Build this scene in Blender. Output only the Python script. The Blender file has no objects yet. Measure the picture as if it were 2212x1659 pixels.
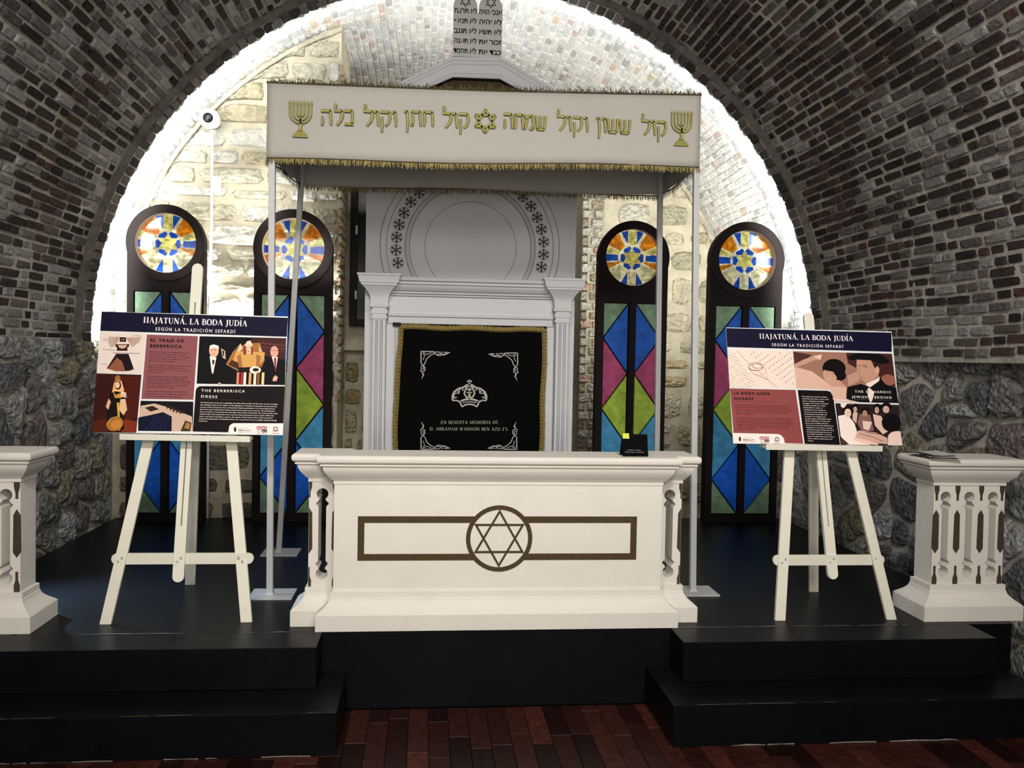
import bpy, math, random
from mathutils import Vector, Matrix, noise
PI = math.pi
sc = bpy.context.scene
C = sc.collection
V = Vector

# ------------------------------------------------------------------ camera
F, PITCH, YAW, ROLL, EYE = 1902.838, -0.0310957, 0.0984315, 0.0189656, 1.273
_f = V((math.sin(YAW)*math.cos(PITCH), math.cos(YAW)*math.cos(PITCH), math.sin(PITCH)))
_r0 = V((math.cos(YAW), -math.sin(YAW), 0)); _u0 = _r0.cross(_f)
_r = _r0*math.cos(ROLL) + _u0*math.sin(ROLL)
_u = -_r0*math.sin(ROLL) + _u0*math.cos(ROLL)
cam = bpy.data.cameras.new('camera'); camo = bpy.data.objects.new('camera', cam); C.objects.link(camo)
cam.sensor_fit = 'HORIZONTAL'; cam.sensor_width = 36; cam.lens = F*36/2212; cam.clip_start = .05
camo.matrix_world = Matrix(((_r.x, _u.x, -_f.x, 0), (_r.y, _u.y, -_f.y, 0), (_r.z, _u.z, -_f.z, EYE), (0, 0, 0, 1)))
sc.camera = camo

def at(u, v, X=None, Y=None, Z=None):
    """a point of the photograph turned into a point of the room"""
    d = _f + _r*((u-1106)/F) - _u*((v-829.5)/F)
    t = X/d.x if X is not None else (Y/d.y if Y is not None else (Z-EYE)/d.z)
    return V((0, 0, EYE)) + d*t

# ------------------------------------------------------------------ world, lights, exposure
w = bpy.data.worlds.new('world'); sc.world = w; w.use_nodes = True
w.node_tree.nodes['Background'].inputs[0].default_value = (.9, .95, 1, 1)
w.node_tree.nodes['Background'].inputs[1].default_value = .05
sc.view_settings.view_transform = 'Standard'; sc.view_settings.look = 'None'
sc.view_settings.gamma = 1; sc.view_settings.use_curve_mapping = False
sc.view_settings.exposure = 0.0

def area(name, loc, direction, sx, sy, power, col, spread=180):
    l = bpy.data.lights.new(name, 'AREA'); l.shape = 'RECTANGLE'; l.size = sx; l.size_y = sy
    l.energy = power; l.color = col; l.spread = math.radians(spread)
    o = bpy.data.objects.new(name, l); C.objects.link(o)
    o.location = loc; o.rotation_euler = V(direction).to_track_quat('-Z', 'Y').to_euler()
    return o
VX, VZ, VR = .30, 1.32, 2.66          # axis and radius of the deep vault
YE = 6.5                              # where the hidden light strip sits behind the arch
# hall spotlights behind the visitor, with an added low fill
area('hall_spot', (.2, -.9, 2.6), (.02, 5, -1.75), .8, .5, 15, (1, .915, .80), 75)
area('hall_bounce_fill', (.3, -1.5, 1.35), (0, 1, .02), 3.2, 1.6, 62, (1, .93, .86), 150)  # added soft fill in place of hall bounce, brightens the canopy's inside
area('hall_spot', (-.6, 1.2, 3.2), (-.9, 2.9, -1.7), .4, .3, 38, (1, .97, .93), 120)
area('hall_spot', (1.2, 1.2, 3.2), (.9, 2.9, -1.7), .4, .3, 38, (1, .97, .93), 120)
# light strip along the arch, shining away from the visitor
for k in range(46):
    th = math.radians(2 + 176*k/45)
    side = abs(math.cos(th))
    e = .50 + .72*side**2
    if k > 31: e *= 1.25
    r = VR - .085
    area('arch_strip', (VX + r*math.cos(th), YE, VZ + r*math.sin(th)),
         (.34*math.cos(th), 1, .34*math.sin(th)), .12, .12, e, (.96, 1, 1), 130)
for (x, z, e) in ((-1.35, 2.40, 3.2), (-1.75, 1.95, 1.0), (-.95, 2.0, 2.4), (-1.0, 2.95, 2.6)):
    area('wall_flood', (x, 6.60, z), (0, 1, .1), .5, .3, e, (1, 1, .95), 160)
# lamps behind the tall glass panels
for (x, z, e) in ((-1.9, 1.70, 15), (-.98, 1.62, 13), (-1.42, 1.5, 6), (1.6, 1.7, 18), (2.5, 1.62, 18)):
    area('panel_backlight', (x, 6.835, z), (0, 1, .9), .34, .04, e, (1, .99, .90), 170)
area('vault_wash', (VX, 6.9, 2.9), (.1, .8, .9), 1.2, .2, 15, (1, 1, .97), 170)
area('added_side_glow', (-2.22, 4.78, .42), (.55, -.10, -.42), .05, .05, 9, (.42, .72, 1), 90)  # added cold lamp, stands in for a bluish reflection on the platform

# ------------------------------------------------------------------ materials
MAT = {}
def mat(name, col=(.8, .8, .8), rough=.6, metal=0, attr=False, var=0, vscale=8, bump=0, bscale=40, bdist=.01, coat=0,
        wash=None, wscale=3, spec=.5, coord='Object', pits=0):
    if name in MAT: return MAT[name]
    m = bpy.data.materials.new(name); m.use_nodes = True; nt = m.node_tree; N = nt.nodes; L = nt.links
    b = N['Principled BSDF']; b.inputs['Roughness'].default_value = rough; b.inputs['Metallic'].default_value = metal
    b.inputs['Specular IOR Level'].default_value = spec
    if coat: b.inputs['Coat Weight'].default_value = coat; b.inputs['Coat Roughness'].default_value = .25
    geo = N.new('ShaderNodeNewGeometry'); pos = geo.outputs['Position']
    if attr:
        a = N.new('ShaderNodeAttribute'); a.attribute_name = 'col'; src = a.outputs['Color']
    else:
        a = N.new('ShaderNodeRGB'); a.outputs[0].default_value = (*col, 1); src = a.outputs[0]
    if var:
        n = N.new('ShaderNodeTexNoise'); n.inputs['Scale'].default_value = vscale; n.inputs['Detail'].default_value = 6
        n.inputs['Roughness'].default_value = .65
        L.new(pos, n.inputs['Vector'])
        mr = N.new('ShaderNodeMapRange'); mr.inputs[1].default_value = .25; mr.inputs[2].default_value = .75
        mr.inputs[3].default_value = 1-var; mr.inputs[4].default_value = 1+var; L.new(n.outputs[0], mr.inputs[0])
        mx = N.new('ShaderNodeVectorMath'); mx.operation = 'SCALE'; L.new(src, mx.inputs[0]); L.new(mr.outputs[0], mx.inputs['Scale'])
        src = mx.outputs[0]
    if wash:
        n = N.new('ShaderNodeTexNoise'); n.inputs['Scale'].default_value = wscale; n.inputs['Detail'].default_value = 9
        n.inputs['Roughness'].default_value = .72; L.new(pos, n.inputs['Vector'])
        mr = N.new('ShaderNodeMapRange'); mr.inputs[1].default_value = wash[1]; mr.inputs[2].default_value = wash[1]+.09
        L.new(n.outputs[0], mr.inputs[0])
        mix = N.new('ShaderNodeMix'); mix.data_type = 'RGBA'; L.new(mr.outputs[0], mix.inputs[0])
        L.new(src, mix.inputs[6]); mix.inputs[7].default_value = (*wash[0], 1); src = mix.outputs[2]
    L.new(src, b.inputs['Base Color'])
    if bump:
        n = N.new('ShaderNodeTexNoise'); n.inputs['Scale'].default_value = bscale; n.inputs['Detail'].default_value = 8
        n.inputs['Roughness'].default_value = .7; L.new(pos, n.inputs['Vector'])
        h = n.outputs[0]
        if pits:
            vo = N.new('ShaderNodeTexVoronoi'); vo.inputs['Scale'].default_value = pits; L.new(pos, vo.inputs['Vector'])
            ad = N.new('ShaderNodeMath'); ad.operation = 'ADD'; L.new(n.outputs[0], ad.inputs[0]); L.new(vo.outputs[0], ad.inputs[1]); h = ad.outputs[0]
        bp = N.new('ShaderNodeBump'); bp.inputs['Strength'].default_value = bump; bp.inputs['Distance'].default_value = bdist
        L.new(h, bp.inputs['Height']); L.new(bp.outputs[0], b.inputs['Normal'])
    MAT[name] = m
    return m
def s2l(c):
    return tuple(((x/255)/12.92 if x/255 <= .04045 else ((x/255+.055)/1.055)**2.4) for x in c)

m_brick = mat('old_brick', attr=True, rough=.92, var=.5, vscale=45, bump=1, bscale=55, bdist=.018, wash=((.34, .32, .29), .64), wscale=14, spec=.2)
m_brick2 = mat('limewashed_brick', attr=True, rough=.95, var=.25, vscale=45, bump=1, bscale=60, bdist=.015, wash=((.72, .72, .69), .58), wscale=14, spec=.1)
m_mortar = mat('old_mortar', (.56, .525, .455), rough=.95, var=.45, vscale=5, bump=1, bscale=30, bdist=.03, spec=.1)
m_mortar2 = mat('limewash_mortar', (.74, .73, .69), rough=.95, var=.14, vscale=7, bump=1, bscale=34, bdist=.02, spec=.1)
m_mortar3 = mat('yellow_mortar', (.50, .45, .34), rough=.95, var=.3, vscale=6, bump=1, bscale=30, bdist=.02, spec=.1)
m_stone = mat('rubble_stone', attr=True, rough=.95, var=.75, vscale=18, bump=1, bscale=26, bdist=.085, spec=.15, pits=34, wash=((.42, .40, .35), .60), wscale=7)
m_stone2 = mat('pale_wall_stone', attr=True, rough=.95, var=.35, vscale=14, bump=1, bscale=22, bdist=.05, spec=.1, pits=30)
m_white = mat('white_plaster', (.70, .665, .605), rough=.75, var=.04, vscale=6, bump=.5, bscale=160, bdist=.003, spec=.3)
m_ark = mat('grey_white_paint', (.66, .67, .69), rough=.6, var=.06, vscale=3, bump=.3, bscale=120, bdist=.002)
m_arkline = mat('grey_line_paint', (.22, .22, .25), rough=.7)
m_ark2 = mat('grey_moulding_paint', (.52, .53, .56), rough=.6)  # darker grey than the flat ark paint
m_black = mat('black_floor_paint', (.0035, .0035, .005), rough=.36, var=.3, vscale=5, bump=.25, bscale=60, bdist=.003, spec=.12)
m_blackp = mat('black_panel_paint', (.011, .007, .007), rough=.7, bump=.1, bscale=90, bdist=.002, spec=.12)
m_gold = mat('gold_leaf_relief', (.085, .056, .020), rough=.55, metal=.35, var=.4, vscale=70, bump=1, bscale=90, bdist=.008)
m_golddark = mat('dark_gold_inlay', (.055, .038, .016), rough=.6, var=.5, vscale=60, bump=1, bscale=80, bdist=.008)
m_easel = mat('cream_painted_wood', (.74, .71, .60), rough=.5, var=.05, vscale=12, bump=.2, bscale=90, bdist=.002)
m_metal = mat('white_painted_steel', (.47, .47, .47), rough=.45, var=.06, vscale=20, bump=.15, bscale=80, bdist=.001)
m_cloth = mat('ivory_canopy_cloth', (.42, .40, .36), rough=.9, var=.03, vscale=5, bump=.5, bscale=300, bdist=.002, spec=.1)
m_fringe = mat('gold_fringe', (.13, .10, .035), rough=.7, attr=True, spec=.3)
m_emb = mat('gold_embroidery', (.32, .28, .05), rough=.6, var=.3, vscale=200, bump=.5, bscale=400, bdist=.002)
m_embd = mat('dark_embroidery_edge', (.04, .035, .012), rough=.8)
m_velvet = mat('black_velvet', (.004, .004, .004), rough=.95, spec=.03)
m_silver = mat('silver_embroidery', (.50, .47, .47), rough=.5, var=.3, vscale=150)
m_silverg = mat('pale_green_embroidery', (.30, .33, .16), rough=.5)
m_lace = mat('gold_lace', (.33, .24, .06), rough=.6, var=.5, vscale=90, bump=1, bscale=110, bdist=.01)
m_print = mat('printed_sheet', attr=True, rough=.6, spec=.12)
m_board = mat('white_foam_board', (.75, .75, .75), rough=.5)
m_dark = mat('dark_frame', (.010, .008, .008), rough=.55, spec=.15)
m_ink = mat('black_lettering', (.008, .008, .01), rough=.6, spec=.1)
m_chip = mat('worn_paint_edge', (.26, .24, .19), rough=.8, var=.5, vscale=40)
m_plastic = mat('white_plastic', (.80, .82, .82), rough=.35)
m_lens = mat('dark_lens', (.004, .004, .006), rough=.3, spec=.2)
m_wood = mat('dark_red_hardwood', attr=True, rough=.4, var=.6, vscale=30, bump=.2, bscale=50, bdist=.003, spec=.18)
m_green = mat('lime_sticky_note', (.55, .62, .05), rough=.6)
m_tan = mat('pale_tan_reveal', (.42, .33, .25), rough=.5)  # tan colour all round the inside of the round frames
m_glassd = mat('dark_window_glass', (.006, .006, .008), rough=.25, spec=.2)

def pane_mat(name, col, mixt=.8):
    m = bpy.data.materials.new(name); m.use_nodes = True; nt = m.node_tree; N = nt.nodes; L = nt.links
    N.clear(); out = N.new('ShaderNodeOutputMaterial')
    geo = N.new('ShaderNodeNewGeometry'); n = N.new('ShaderNodeTexNoise'); n.inputs['Scale'].default_value = 28; n.inputs['Detail'].default_value = 5
    L.new(geo.outputs['Position'], n.inputs['Vector'])
    ramp = N.new('ShaderNodeMapRange'); ramp.inputs[1].default_value = .3; ramp.inputs[2].default_value = .7; ramp.inputs[3].default_value = .78; ramp.inputs[4].default_value = 1.05
    L.new(n.outputs[0], ramp.inputs[0])
    sc_ = N.new('ShaderNodeVectorMath'); sc_.operation = 'SCALE'; sc_.inputs[0].default_value = col; L.new(ramp.outputs[0], sc_.inputs['Scale'])
    tr = N.new('ShaderNodeBsdfTransparent'); tl = N.new('ShaderNodeBsdfTranslucent'); gl = N.new('ShaderNodeBsdfGlossy'); gl.inputs['Roughness'].default_value = .15
    L.new(sc_.outputs[0], tr.inputs[0]); L.new(sc_.outputs[0], tl.inputs[0])
    m1 = N.new('ShaderNodeMixShader'); m1.inputs[0].default_value = 1-mixt; L.new(tr.outputs[0], m1.inputs[1]); L.new(tl.outputs[0], m1.inputs[2])
    m2 = N.new('ShaderNodeMixShader'); m2.inputs[0].default_value = .04; L.new(m1.outputs[0], m2.inputs[1]); L.new(gl.outputs[0], m2.inputs[2])
    L.new(m2.outputs[0], out.inputs[0]); return m
G = {'orange': pane_mat('amber_glass', (1, .60, .14)), 'blue': pane_mat('blue_glass', (.12, .35, 1)),
     'yellow': pane_mat('pale_yellow_glass', (1, 1, .62)), 'clear': pane_mat('frosted_clear_glass', (1, 1, .90)),
     'lead': pane_mat('pale_joint', (1, 1, .93))}
def tile_mat(name, col):
    return mat(name, tuple(1.2*c for c in s2l(col)), rough=.5, var=.4, vscale=16, bump=.9, bscale=95, bdist=.006, spec=.22)
T = {'sage': tile_mat('sage_cathedral_glass', (112, 138, 112)), 'blue': tile_mat('cobalt_cathedral_glass', (30, 84, 172)),
     'pink': tile_mat('rose_cathedral_glass', (156, 66, 104)), 'lime': tile_mat('lime_cathedral_glass', (146, 172, 62)),
     'sky': tile_mat('sky_cathedral_glass', (66, 140, 184)), 'deep': tile_mat('deep_blue_cathedral_glass', (14, 84, 186))}

# ------------------------------------------------------------------ mesh helpers
class MB:
    def __init__(s): s.v = []; s.f = []; s.c = []; s.cols = False
    def add(s, vs, fs, col=None):
        k = len(s.v); s.v += [tuple(x) for x in vs]; s.f += [tuple(i+k for i in f) for f in fs]
        if col is not None: s.cols = True
        s.c += [col or (1, 1, 1)]*len(fs)
    def box(s, a, b, col=None):
        x0, y0, z0 = a; x1, y1, z1 = b
        s.add([(x0,y0,z0),(x1,y0,z0),(x1,y1,z0),(x0,y1,z0),(x0,y0,z1),(x1,y0,z1),(x1,y1,z1),(x0,y1,z1)],
              [(0,3,2,1),(4,5,6,7),(0,1,5,4),(1,2,6,5),(2,3,7,6),(3,0,4,7)], col)
    def rings(s, rings, cap0=True, cap1=True, col=None):
        n = len(rings[0]); vs = [p for r in rings for p in r]; fs = []
        for k in range(len(rings)-1):
            for i in range(n):
                j = (i+1) % n; fs.append((k*n+i, k*n+j, (k+1)*n+j, (k+1)*n+i))
        if cap0: fs.append(tuple(range(n-1, -1, -1)))
        if cap1: fs.append(tuple((len(rings)-1)*n+i for i in range(n)))
        s.add(vs, fs, col)
    def bar(s, p, q, w, d, side, col=None):
        """rectangular bar from p to q; w measured along 'side', d across"""
        p = V(p); q = V(q); ax = (q-p).normalized(); sd = V(side); sd = (sd - ax*sd.dot(ax)).normalized(); t = ax.cross(sd)
        r = lambda c: [c-sd*w/2-t*d/2, c+sd*w/2-t*d/2, c+sd*w/2+t*d/2, c-sd*w/2+t*d/2]
        s.rings([r(p), r(q)], col=col)
    def tube(s, pts, r, n=8, col=None):
        R = []
        for i, p in enumerate(pts):
            a = (V(pts[min(i+1, len(pts)-1)])-V(pts[max(i-1, 0)])).normalized()
            u = a.cross(V((0, .13, 1)) if abs(a.z) < .9 else V((0, 1, 0))).normalized(); w_ = a.cross(u)
            rr = r[i] if isinstance(r, (list, tuple)) else r
            R.append([V(p)+u*rr*math.cos(2*PI*k/n)+w_*rr*math.sin(2*PI*k/n) for k in range(n)])
        s.rings(R, col=col)
    def prism(s, pts, y0, y1, col=None):
        """outline in (x,z) pushed from y0 to y1"""
        s.rings([[(x, y0, z) for x, z in pts], [(x, y1, z) for x, z in pts]], col=col)
    def build(s, name, m, parent=None, smooth=False, bevel=0, kind=None, seg=2):
        me = bpy.data.meshes.new(name); me.from_pydata(s.v, [], s.f); me.update()
        if s.cols:
            at_ = me.color_attributes.new('col', 'FLOAT_COLOR', 'CORNER'); data = []
            for p, c in zip(me.polygons, s.c): data += [c[0], c[1], c[2], 1]*p.loop_total
            at_.data.foreach_set('color', data)
        if m: me.materials.append(m)
        if smooth: me.polygons.foreach_set('use_smooth', [True]*len(me.polygons))
        return link(name, me, parent, bevel, kind, seg)
def link(name, me, parent=None, bevel=0, kind=None, seg=2):
    o = bpy.data.objects.new(name, me); C.objects.link(o)
    if parent is not None: put(o, parent)
    if bevel:
        b = o.modifiers.new('bevel', 'BEVEL'); b.width = bevel; b.segments = seg; b.limit_method = 'ANGLE'; b.angle_limit = math.radians(35)
    if kind: o['kind'] = kind
    return o
def put(o, parent):
    o.parent = parent
    # meshes are written in world coordinates: undo every parent offset
    pw = Matrix.Identity(4); q = parent
    while q is not None:
        pw = Matrix.Translation(q.location) @ pw if not q.get('_m') else pw
        q = q.parent
    o.location = -pw.to_translation()
def thing(name, label, cat, loc=(0, 0, 0), group=None):
    o = bpy.data.objects.new(name, None); C.objects.link(o); o.location = loc; o.empty_display_size = .1
    o['label'] = label; o['category'] = cat
    if group or name in GROUP: o['group'] = group or GROUP[name]
    return o
def tag(o, label, cat, group=None):
    o['label'] = label; o['category'] = cat
    if group: o['group'] = group
    return o
def structure(o): o['kind'] = 'structure'; return o
GROUP = {'stained_glass_panel': 'arched stained glass panels along the end wall', 'display_easel': 'cream easels on the platform', 'information_poster': 'posters on the easels', 'balustrade_pedestal': 'white balustrade pedestals'}
def disc(cx, cz, r, n=32, a0=0, a1=2*PI):
    full = abs(a1-a0-2*PI) < 1e-6; m_ = n if full else n+1
    return [(cx+r*math.cos(a0+(a1-a0)*k/n), cz+r*math.sin(a0+(a1-a0)*k/n)) for k in range(m_)]

# flat drawings on a plane: frame = origin, x direction, y direction
class Sheet:
    def __init__(s, O, ux, uy):
        s.O = V(O); s.ux = V(ux).normalized(); s.uy = V(uy).normalized(); s.n = s.ux.cross(s.uy); s.m = MB(); s.k = 0
    def P(s, x, y, h=0): return s.O+s.ux*x+s.uy*y+s.n*h
    def poly(s, pts, col=None, h=None):
        if h is None: s.k += 1; h = .0006+.00012*s.k
        s.m.add([s.P(x, y, h) for x, y in pts], [tuple(range(len(pts)))], col)
    def slab(s, pts, h0, h1, col=None):
        s.m.rings([[s.P(x, y, h0) for x, y in pts], [s.P(x, y, h1) for x, y in pts]], col=col)
    def rib(s, pts, w, col=None, h0=None, h1=None):
        """ribbon along pts, width w (number or list)"""
        n = len(pts); W = w if isinstance(w, (list, tuple)) else [w]*n
        if len(W) != n: W = [W[0]+(W[-1]-W[0])*i/(n-1) for i in range(n)]
        L_, R_ = [], []
        for i, (x, y) in enumerate(pts):
            a = pts[max(i-1, 0)]; b = pts[min(i+1, n-1)]
            dx, dy = b[0]-a[0], b[1]-a[1]; l = math.hypot(dx, dy) or 1; nx, ny = -dy/l*W[i]/2, dx/l*W[i]/2
            L_.append((x+nx, y+ny)); R_.append((x-nx, y-ny))
        if h1 is None:
            s.k += .02; h = .0006+.00012*s.k
            s.m.add([s.P(x, y, h) for x, y in L_]+[s.P(x, y, h) for x, y in R_], [(i+n, i+1+n, i+1, i) for i in range(n-1)], col)
        else:
            for i in range(n-1):
                s.slab([R_[i], R_[i+1], L_[i+1], L_[i]], h0, h1, col)
    def mesh2d(s, me, x, y, h, sx=1, sy=None, col=None, rot=0):
        sy = sy or sx; c, si = math.cos(rot), math.sin(rot)
        s.m.add([s.P(x+(v[0]*sx)*c-(v[1]*sy)*si, y+(v[0]*sx)*si+(v[1]*sy)*c, h+v[2]) for v in me[0]], me[1], col)
_tc = {}
def text_geo(txt, align='LEFT', bold=0, ext=0, res=2, space=1):
    key = (txt, align, bold, ext, res, space)
    if key in _tc: return _tc[key]
    cu = bpy.data.curves.new('t', 'FONT'); cu.body = txt; cu.align_x = align; cu.size = 1; cu.offset = bold; cu.extrude = ext
    cu.resolution_u = res; cu.space_character = space
    ob = bpy.data.objects.new('t', cu); C.objects.link(ob)
    dg = bpy.context.evaluated_depsgraph_get(); me = bpy.data.meshes.new_from_object(ob.evaluated_get(dg))
    g = ([tuple(v.co) for v in me.vertices], [tuple(p.vertices) for p in me.polygons])
    bpy.data.objects.remove(ob); bpy.data.curves.remove(cu); bpy.data.meshes.remove(me)
    _tc[key] = g; return g
def text(s, txt, x, y, size, col=None, align='LEFT', bold=0, h=None, width=None, ext=0, res=2, space=1, rot=0):
    """capitals are about .72 of size; width squeezes the line to that width"""
    g = text_geo(txt, align, bold, ext, res, space); sx = size
    if width and g[0]:
        xs = [v[0] for v in g[0]]; sx = width/(max(xs)-min(xs))
    if h is None: s.k += 1; h = .0006+.00012*s.k
    s.mesh2d(g, x, y, h, sx, size, col, rot)

def holed(outer, holes, y0, y1):
    """plate in the xz plane with real holes, from y0 to y1: returns (verts, faces)"""
    cu = bpy.data.curves.new('h', 'CURVE'); cu.dimensions = '2D'; cu.fill_mode = 'BOTH'; cu.extrude = (y1-y0)/2
    for pts in [outer]+holes:
        sp = cu.splines.new('POLY'); sp.points.add(len(pts)-1); sp.use_cyclic_u = True
        for p, q in zip(sp.points, pts): p.co = (q[0], q[1], 0, 1)
    ob = bpy.data.objects.new('h', cu); C.objects.link(ob)
    dg = bpy.context.evaluated_depsgraph_get(); me = bpy.data.meshes.new_from_object(ob.evaluated_get(dg))
    ym = (y0+y1)/2
    g = ([(v.co.x, ym-v.co.z, v.co.y) for v in me.vertices], [tuple(p.vertices) for p in me.polygons])
    bpy.data.objects.remove(ob); bpy.data.curves.remove(cu); bpy.data.meshes.remove(me)
    return g
def mould(mb, x0, x1, y0, y1, prof):
    """stack of rectangles: prof = (z, overhang) from bottom to top"""
    mb.rings([[(x0-o, y0-o, z), (x1+o, y0-o, z), (x1+o, y1+o, z), (x0-o, y1+o, z)] for z, o in prof])

# ------------------------------------------------------------------ masonry
def brick_geo(mb, f, a0, a1, b0, b1, h, rng, col, n=12):
    n = 12
    """irregular brick on the surface f(a, b, height)"""
    ca, cb = (a0+a1)/2, (b0+b1)/2; ra, rb = (a1-a0)/2, (b1-b0)/2; out, mid, top = [], [], []
    for k in range(n):
        t = 2*PI*(k+.5)/n; ct, st = math.cos(t), math.sin(t)
        q = 1/max(abs(ct), abs(st), .001); sq = q if q < 1.2 else q*.955
        ja = 1+rng.uniform(-.07, .05); x, y = ct*sq*ja, st*sq*(1+rng.uniform(-.12, .06))
        x = max(-1, min(1, x)); y = max(-1, min(1, y))
        out.append(f(ca+x*ra, cb+y*rb, -.012))
        mid.append(f(ca+x*ra*.965, cb+y*rb*.95, h*rng.uniform(.5, .8)))
        top.append(f(ca+x*ra*.84, cb+y*rb*.74, h*rng.uniform(.8, 1.2)))
    c = f(ca, cb, h*rng.uniform(.8, 1.1)); vs = out+mid+top+[c]; fs = []
    for i in range(n):
        j = (i+1) % n
        fs += [(i, j, n+j, n+i), (n+i, n+j, 2*n+j, 2*n+i), (2*n+i, 2*n+j, 3*n)]
    mb.add(vs, fs, col)
def stone_geo(mb, f, poly, h, rng, col, rings=3):
    """rough stone over an outline (a,b); rings pulled in and pushed out"""
    n = len(poly); ca = sum(p[0] for p in poly)/n; cb = sum(p[1] for p in poly)/n
    R = []
    sc_ = [(1, -.02), (.97, .45), (.80, .85), (.42, 1.0)][:rings+1]
    sl = rng.uniform(-.25, .25); sm = rng.uniform(-.25, .25)
    for k, (q, hh) in enumerate(sc_):
        R.append([f(ca+(a-ca)*q, cb+(b-cb)*q, h*(hh+(rng.uniform(-.16, .16) if k else 0)+hh*(sl*(a-ca)+sm*(b-cb))/.2*.5)) for a, b in poly])
    vs = [p for r in R for p in r]+[f(ca, cb, h*rng.uniform(.8, 1.2))]; fs = []
    for k in range(len(R)-1):
        for i in range(n):
            j = (i+1) % n; fs.append((k*n+i, k*n+j, (k+1)*n+j, (k+1)*n+i))
    k = len(R)-1
    for i in range(n): fs.append((k*n+i, k*n+(i+1) % n, (k+1)*n))
    mb.add(vs, fs, col)
def outline(a0, a1, b0, b1, rng, n=12, sq=.62, jit=.10):
    ca, cb, ra, rb = (a0+a1)/2, (b0+b1)/2, (a1-a0)/2, (b1-b0)/2; P = []
    for k in range(n):
        t = 2*PI*(k+.5+rng.uniform(-.12, .12))/n; ct, st = math.cos(t), math.sin(t)
        q = 1/max(abs(ct), abs(st)); s_ = q*sq+(1-sq); s_ *= 1+rng.uniform(-jit, jit*.4)
        P.append((ca+max(-1, min(1, ct*s_))*ra, cb+max(-1, min(1, st*s_))*rb))
    return P
def courses(b0, b1, a0, a1, hmin, hmax, wmin, wmax, rng, gap=.02, wob=.02):
    """rubble courses: yields (a0,a1,b0,b1)"""
    out = []; b = b0
    while b < b1-.03:
        hh = min(rng.uniform(hmin, hmax), b1-b)
        if b1-b-hh < .05: hh = b1-b
        a = a0-rng.uniform(0, wmin)
        while a < a1:
            ww = rng.uniform(wmin, wmax); e = min(a+ww, a1)
            if e-max(a, a0) > .05:
                if ww < wmax*.5 and hh > .17 and rng.random() < .5:
                    m_ = b+hh*rng.uniform(.4, .6)
                    out.append((max(a, a0)+gap/2, e-gap/2, b+gap/2, m_-gap/2)); out.append((max(a, a0)+gap/2, e-gap/2, m_+gap/2, b+hh-gap/2))
                else:
                    d0, d1 = rng.uniform(-wob, wob), rng.uniform(-wob, wob)
                    out.append((max(a, a0)+gap/2, e-gap/2, b+gap/2+max(d0, 0), b+hh-gap/2+min(d1, 0)))
            a += ww
        b += hh
    return out

# vault bricks --------------------------------------------------
def vault_surface(name, R, y0, y1, m, ny, nt_=150, rough=.012):
    mb = MB(); vs = []
    for j in range(ny+1):
        y = y0+(y1-y0)*j/ny
        for i in range(nt_+1):
            t = -.012+(PI+.024)*i/nt_
            p = V((math.cos(t)*6, y*3, math.sin(t)*6)); r = R+rough*noise.noise(p)+rough*.7*noise.noise(p*3.1)
            vs.append((VX+r*math.cos(t), y, VZ+r*math.sin(t)))
    n = nt_+1
    mb.add(vs, [(j*n+i, j*n+i+1, (j+1)*n+i+1, (j+1)*n+i) for j in range(ny) for i in range(nt_)])
    o = mb.build(name, m, smooth=True); return structure(o)
def seen(p):
    d = V(p)-V((0, 0, EYE)); z = d.dot(_f)
    if z < .1: return 0
    u = 1106+F*d.dot(_r)/z; v = 829.5-F*d.dot(_u)/z
    return 1/z if (-20 < u < 2232 and -20 < v < 1680) else 0
def vault_bricks(parent, R, y0, y1, pitch, m, colf, h, seed, wmin=.11, wmax=.24):
    rng = random.Random(seed); n = int(PI*R/pitch); dth = PI/n; items = []
    for k in range(n):
        tw = [rng.uniform(-1, 1) for _ in range(3)]; y = y0-rng.uniform(0, .2)
        while y < y1-.03:
            L_ = rng.uniform(wmin*.9, wmin*1.2) if rng.random() < .45 else rng.uniform(wmax*.8, wmax*1.05)
            e = min(y+L_, y1-.004); s0 = max(y, y0)
            if e-s0 > .035:
                wv = .0022*math.sin(s0*2.3+k*.21)+.0016*math.sin(s0*5+tw[0]*3)
                t0 = dth*k+wv; t1 = t0+dth
                gp = dth*rng.uniform(.12, .17)
                items.append((t0+gp, t1-gp*.9, s0+.007, e-.008))
            y += L_
    def f(t, yy, hh): return V((VX+(R-hh)*math.cos(t), yy, VZ+(R-hh)*math.sin(t)))
    scored = []
    for it in items:
        c = f((it[0]+it[1])/2, (it[2]+it[3])/2, 0)
        scored.append((-(seen(c)**2)*(it[3]-it[2])*max(.15, abs(V((c.x, 0, c.z-EYE)).length/c.length)), it))
    scored.sort(key=lambda q: q[0])
    rest = MB()
    for i, (s_, it) in enumerate(scored):
        c = f((it[0]+it[1])/2, (it[2]+it[3])/2, 0)
        col = colf(c, rng); hh = h*rng.uniform(.5, 1.3)
        if i < 300 and s_ < 0:
            mb = MB(); brick_geo(mb, f, it[0], it[1], it[2], it[3], hh, rng, col); mb.build('brick', m, parent)
        elif c.y > 2.2:
            brick_geo(rest, f, it[0], it[1], it[2], it[3], hh, rng, col, 8)
    rest.build('brick_courses', m, parent, kind='stuff')
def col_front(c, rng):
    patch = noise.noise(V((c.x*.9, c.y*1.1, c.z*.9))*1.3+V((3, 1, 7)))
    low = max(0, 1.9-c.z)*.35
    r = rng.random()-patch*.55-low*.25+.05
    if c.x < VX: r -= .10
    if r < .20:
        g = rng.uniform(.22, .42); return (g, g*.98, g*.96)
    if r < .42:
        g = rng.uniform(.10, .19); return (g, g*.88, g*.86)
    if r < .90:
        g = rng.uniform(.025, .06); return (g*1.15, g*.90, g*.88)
    g = rng.uniform(.06, .10); return (g*1.15, g*.66, g*.55)
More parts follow.
